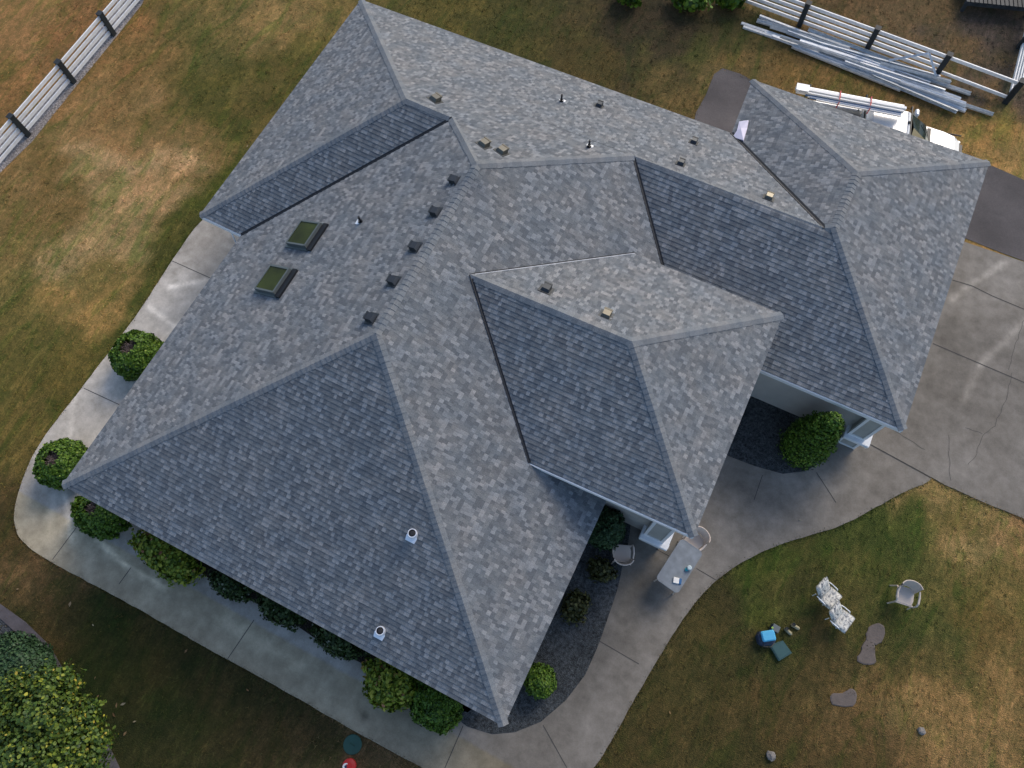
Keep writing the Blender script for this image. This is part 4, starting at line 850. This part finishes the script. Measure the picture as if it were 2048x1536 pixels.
def shrub(name, x, y, rx, ry, h, m, n, size, label, cat='shrub', hole=None, seed=0, shell=.6, lump=.25, group='shrubs round the house', k=.74, rz=0, parts=None):
    rnd = random.Random(seed+int(x)); p = at(x, y, h*.5); base = V((p.x, p.y, 0.03)); t = thing(name, base, label, cat, group)
    mb = MB(); rads = (rx, ry, h*.52); c = V((p.x, p.y, h*.5))
    hl = (p.x+hole[0], p.y+hole[1], hole[2]) if hole else None
    lst = parts or [(0, 0, 1.0)]
    for dx, dy, s in lst:
        cc = c+V((dx, dy, 0)); rr = (rx*s, ry*s, h*.52*(s if s < 1 else 1))
        cc.z = rr[2]
        core(mb, cc-V((0, 0, h*.06 if not hole else h*.16)), rr, m, k if not hole else k*.86)
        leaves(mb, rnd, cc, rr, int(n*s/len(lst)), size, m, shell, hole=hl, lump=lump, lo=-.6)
    mb.build('foliage', t)
    mb = MB()
    for i in range(5): a = i*1.3+seed; mb.tube([base, base+V((math.cos(a)*rx*.3, math.sin(a)*ry*.3, h*.45))], [.03, .012], BARK, 5)
    mb.build('stem', t)
    if hole:
        mb = MB(); r2 = random.Random(seed)
        for i in range(170):
            a = r2.uniform(0, 6.28); q_ = math.sqrt(r2.random())*hole[2]; b0 = V((hl[0]+math.cos(a)*q_*.6, hl[1]+math.sin(a)*q_*.6, h*.55)); d = V((r2.gauss(0, .10), r2.gauss(0, .10), h*.36+r2.uniform(-.1, .06)))
            mb.tube([b0, b0+d], [.012, .005], L_STEM, 4)
        mb.build('bare_twigs', t)
    return t
shrub('round_shrub', 276, 712, .86, .86, 1.25, L_CED, 10500, .058, 'bright green globe shrub with a bare brown centre, beside the west walk, farther up', hole=(-.12, .05, .30), seed=1, shell=.8, lump=.14)
shrub('round_shrub', 126, 928, .80, .80, 1.25, L_CED, 10000, .058, 'bright green globe shrub with a bare brown centre at the far left roof corner', hole=(-.05, .0, .27), seed=2, shell=.8, lump=.14)
shrub('round_shrub', 200, 1032, .95, .62, 1.0, L_CED, 9000, .056, 'green shrub just below the left roof corner, half under the eave', seed=3, shell=.75, lump=.2, hole=(-.15, .12, .22))
shrub('leafy_shrub', 328, 1112, 1.05, .62, 1.0, L_PHO, 4200, .092, 'yellow-green shrub with reddish tips on the lower left side of the house', seed=4, shell=.45, lump=.45, parts=[(-.35, .1, .8), (.4, -.05, .85)])
shrub('dark_shrub', 462, 1172, .72, .36, .8, L_DRK, 2200, .07, 'low dark green shrub under the eave, next right of the yellow-green one', seed=5, shell=.5, lump=.4)
shrub('dark_shrub', 560, 1218, .8, .40, .95, L_DRK, 2600, .07, 'dark evergreen shrub mid-way along the lower eave', seed=6, shell=.5, lump=.45)
shrub('dark_shrub', 676, 1280, .85, .44, .95, L_DRK, 2600, .07, 'dark evergreen shrub with pale specks, left of the bright yellow-green mass', seed=7, shell=.5, lump=.45)
shrub('leafy_shrub', 782, 1365, .85, .70, 1.1, L_PHO, 4200, .09, 'yellow-green leafy shrub near the bottom roof corner', seed=8, shell=.45, lump=.35)
shrub('round_shrub', 872, 1412, .80, .62, 1.1, L_CED, 8200, .056, 'bright green rounded shrub right at the bottom roof corner, left of the gravel', seed=9, shell=.72, lump=.3)
shrub('round_shrub', 1080, 1362, .46, .46, .85, L_CED, 4200, .05, 'small bright green ball shrub standing in the dark gravel', seed=10, shell=.75, lump=.25)
shrub('round_shrub', 1214, 1058, .50, .62, 1.5, L_DRK if False else L_JUN, 7000, .052, 'tall dark green shrub under the roof corner beside the tan chair', seed=11, shell=.7, lump=.3)
shrub('low_shrub', 1202, 1140, .45, .35, .5, L_BRN, 1100, .07, 'dim brownish green low shrub in gravel below the dark green one', seed=12, shell=.3, lump=.5, k=.5)
shrub('low_shrub', 1152, 1212, .38, .5, .55, L_BRN, 1100, .08, 'olive-brown sparse shrub in the middle of the gravel bed', seed=13, shell=.3, lump=.5, k=.5)
# upright cedar by the garage front
p = at(1612, 905, 0); rnd = random.Random(21); t = thing('upright_cedar', (19.0, 11.55, .03), 'tall green cedar in the dark gravel bed in front of the garage wing', 'shrub', 'shrubs round the house')
mb = MB(); cb = V((18.88, 11.40, 0))
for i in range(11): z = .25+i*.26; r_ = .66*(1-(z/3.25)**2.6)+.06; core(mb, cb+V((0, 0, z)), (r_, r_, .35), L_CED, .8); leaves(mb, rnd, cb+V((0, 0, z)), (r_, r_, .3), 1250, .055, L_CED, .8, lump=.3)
mb.build('foliage', t); mb = MB(); mb.tube([cb+V((0, 0, 0)), cb+V((0, 0, 2.3))], [.07, .02], BARK, 6); mb.build('trunk', t)
# tree at the lower left, crown seen from above
rnd = random.Random(31); tc0 = at(75, 1450, 2.4); tree = thing('yellow_green_tree', (tc0.x, tc0.y, 0), 'broad-leaved tree with yellow-green crown at the lower left corner', 'tree')
mb = MB()
for (x, y, z, r_) in [(80,1440,2.5,1.0),(30,1390,2.2,.55),(110,1375,2.1,.55),(150,1440,2.0,.6),(160,1500,2.0,.75),(60,1520,2.6,.9),(0,1470,2.2,.8),(120,1540,2.3,.8),(20,1560,2.2,.9),(95,1390,2.4,.5)]:
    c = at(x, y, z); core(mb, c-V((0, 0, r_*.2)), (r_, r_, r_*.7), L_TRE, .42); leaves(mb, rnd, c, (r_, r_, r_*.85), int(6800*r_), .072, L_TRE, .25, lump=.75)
mb.build('crown', tree); mb = MB(); b0 = V((tc0.x, tc0.y, 0)); mb.tube([b0, b0+V((.05, 0, .9)), b0+V((0, .1, 1.6))], [.12, .10, .07], BARK, 8)
for a in range(7): mb.tube([b0+V((0, .05, 1.1+.05*a)), b0+V((math.cos(a*.9)*.5, math.sin(a*.9)*.5, 1.8)), b0+V((math.cos(a*.9)*1.1, math.sin(a*.9)*1.1, 2.3))], [.05, .035, .012], BARK, 5)
mb.build('trunk', tree)
shrub('blue_green_mound', 30, 1345, 1.35, 1.05, 1.1, L_JUN, 7000, .06, 'smooth blue-green mounded conifer behind the yellow-green tree', 'shrub', seed=41, shell=.85, lump=.12, group=None, k=.9)
# plants along the top edge
for i, (x, y, rr, lb) in enumerate([(1262, -12, .55, 'green leafy plant at the top edge, leftmost of three'), (1382, -4, .75, 'green leafy plant at the top edge, middle of three'), (1462, -2, .5, 'green leafy plant at the top edge, beside the fence end')]):
    shrub('border_plant', x, y, rr, rr*.8, .8, L_CED, 900, .16, lb, 'plant', seed=50+i, shell=.2, lump=.6, group='plants along the top edge', k=.4)
# fallen leaves: a handful near the tree and along the walk
fl = [(233,1411,.09),(246,1408,.1),(228,1430,.1),(250,1467,.08),(196,1392,.05),(269,1443,.06),(190,1356,.05),(140,1208,.09),(372,1302,.08),(495,1380,.06),(35,1178,.06),(186,1250,.05),(160,1060,.06),(495,292,.07),(1320,1310,.05),(1262,1405,.06),(1340,1425,.05),(1600,1040,.05)]
for i, (x, y, s) in enumerate(fl):
    r2 = random.Random(i); c = at(x, y, .045); a = r2.uniform(0, 6.3); d = V((math.cos(a), math.sin(a), r2.uniform(-.1, .2)))*s; n2 = V((-math.sin(a), math.cos(a), .1))*s*.35; u = r2.random()
    mb = MB(); mb.face([c-d, c-n2, c+d*.9, c+n2+V((0, 0, .02))], L_DEAD, [(u, .5)]*4); mb.face([c-d, c+n2+V((0, 0, .02)), c+d*.9, c-n2], L_DEAD, [(u, .5)]*4)
    tag(mb.build('fallen_leaf'), 'small dry fallen leaf lying on the ground', 'leaf', 'fallen leaves on the ground')

# ------------------------------------------------------------------ dark slatted deck, upper right
sh = thing('slatted_shed', at(2000, -25, 0), 'dark grey slatted structure cut off by the top right edge', 'shed')
mb = MB(); p0, p1 = at(1932, 4, .5), at(2070, 18, .5); d = (p1-p0).normalized(); n_ = V((-d.y, d.x, 0)); M = Matrix((d, n_, V((0, 0, 1)))).transposed(); Ls = (p1-p0).length
for i in range(16): mb.box(p0+d*(Ls*(i+.5)/16)+n_*1.5, (Ls/16*.78, 3.0, .06), SHED, M)
mb.build('slat', sh); mb = MB()
for k in (0.05, 1.5, 2.9): mb.box(p0+d*Ls/2+n_*k-V((0, 0, .1)), (Ls, .1, .12), SHED, M)
for k in (.1, Ls-.1): mb.box(p0+d*k+n_*.1-V((0, 0, .28)), (.12, .12, .45), SHED, M); mb.box(p0+d*k+n_*2.8-V((0, 0, .28)), (.12, .12, .45), SHED, M)
mb.build('frame', sh)
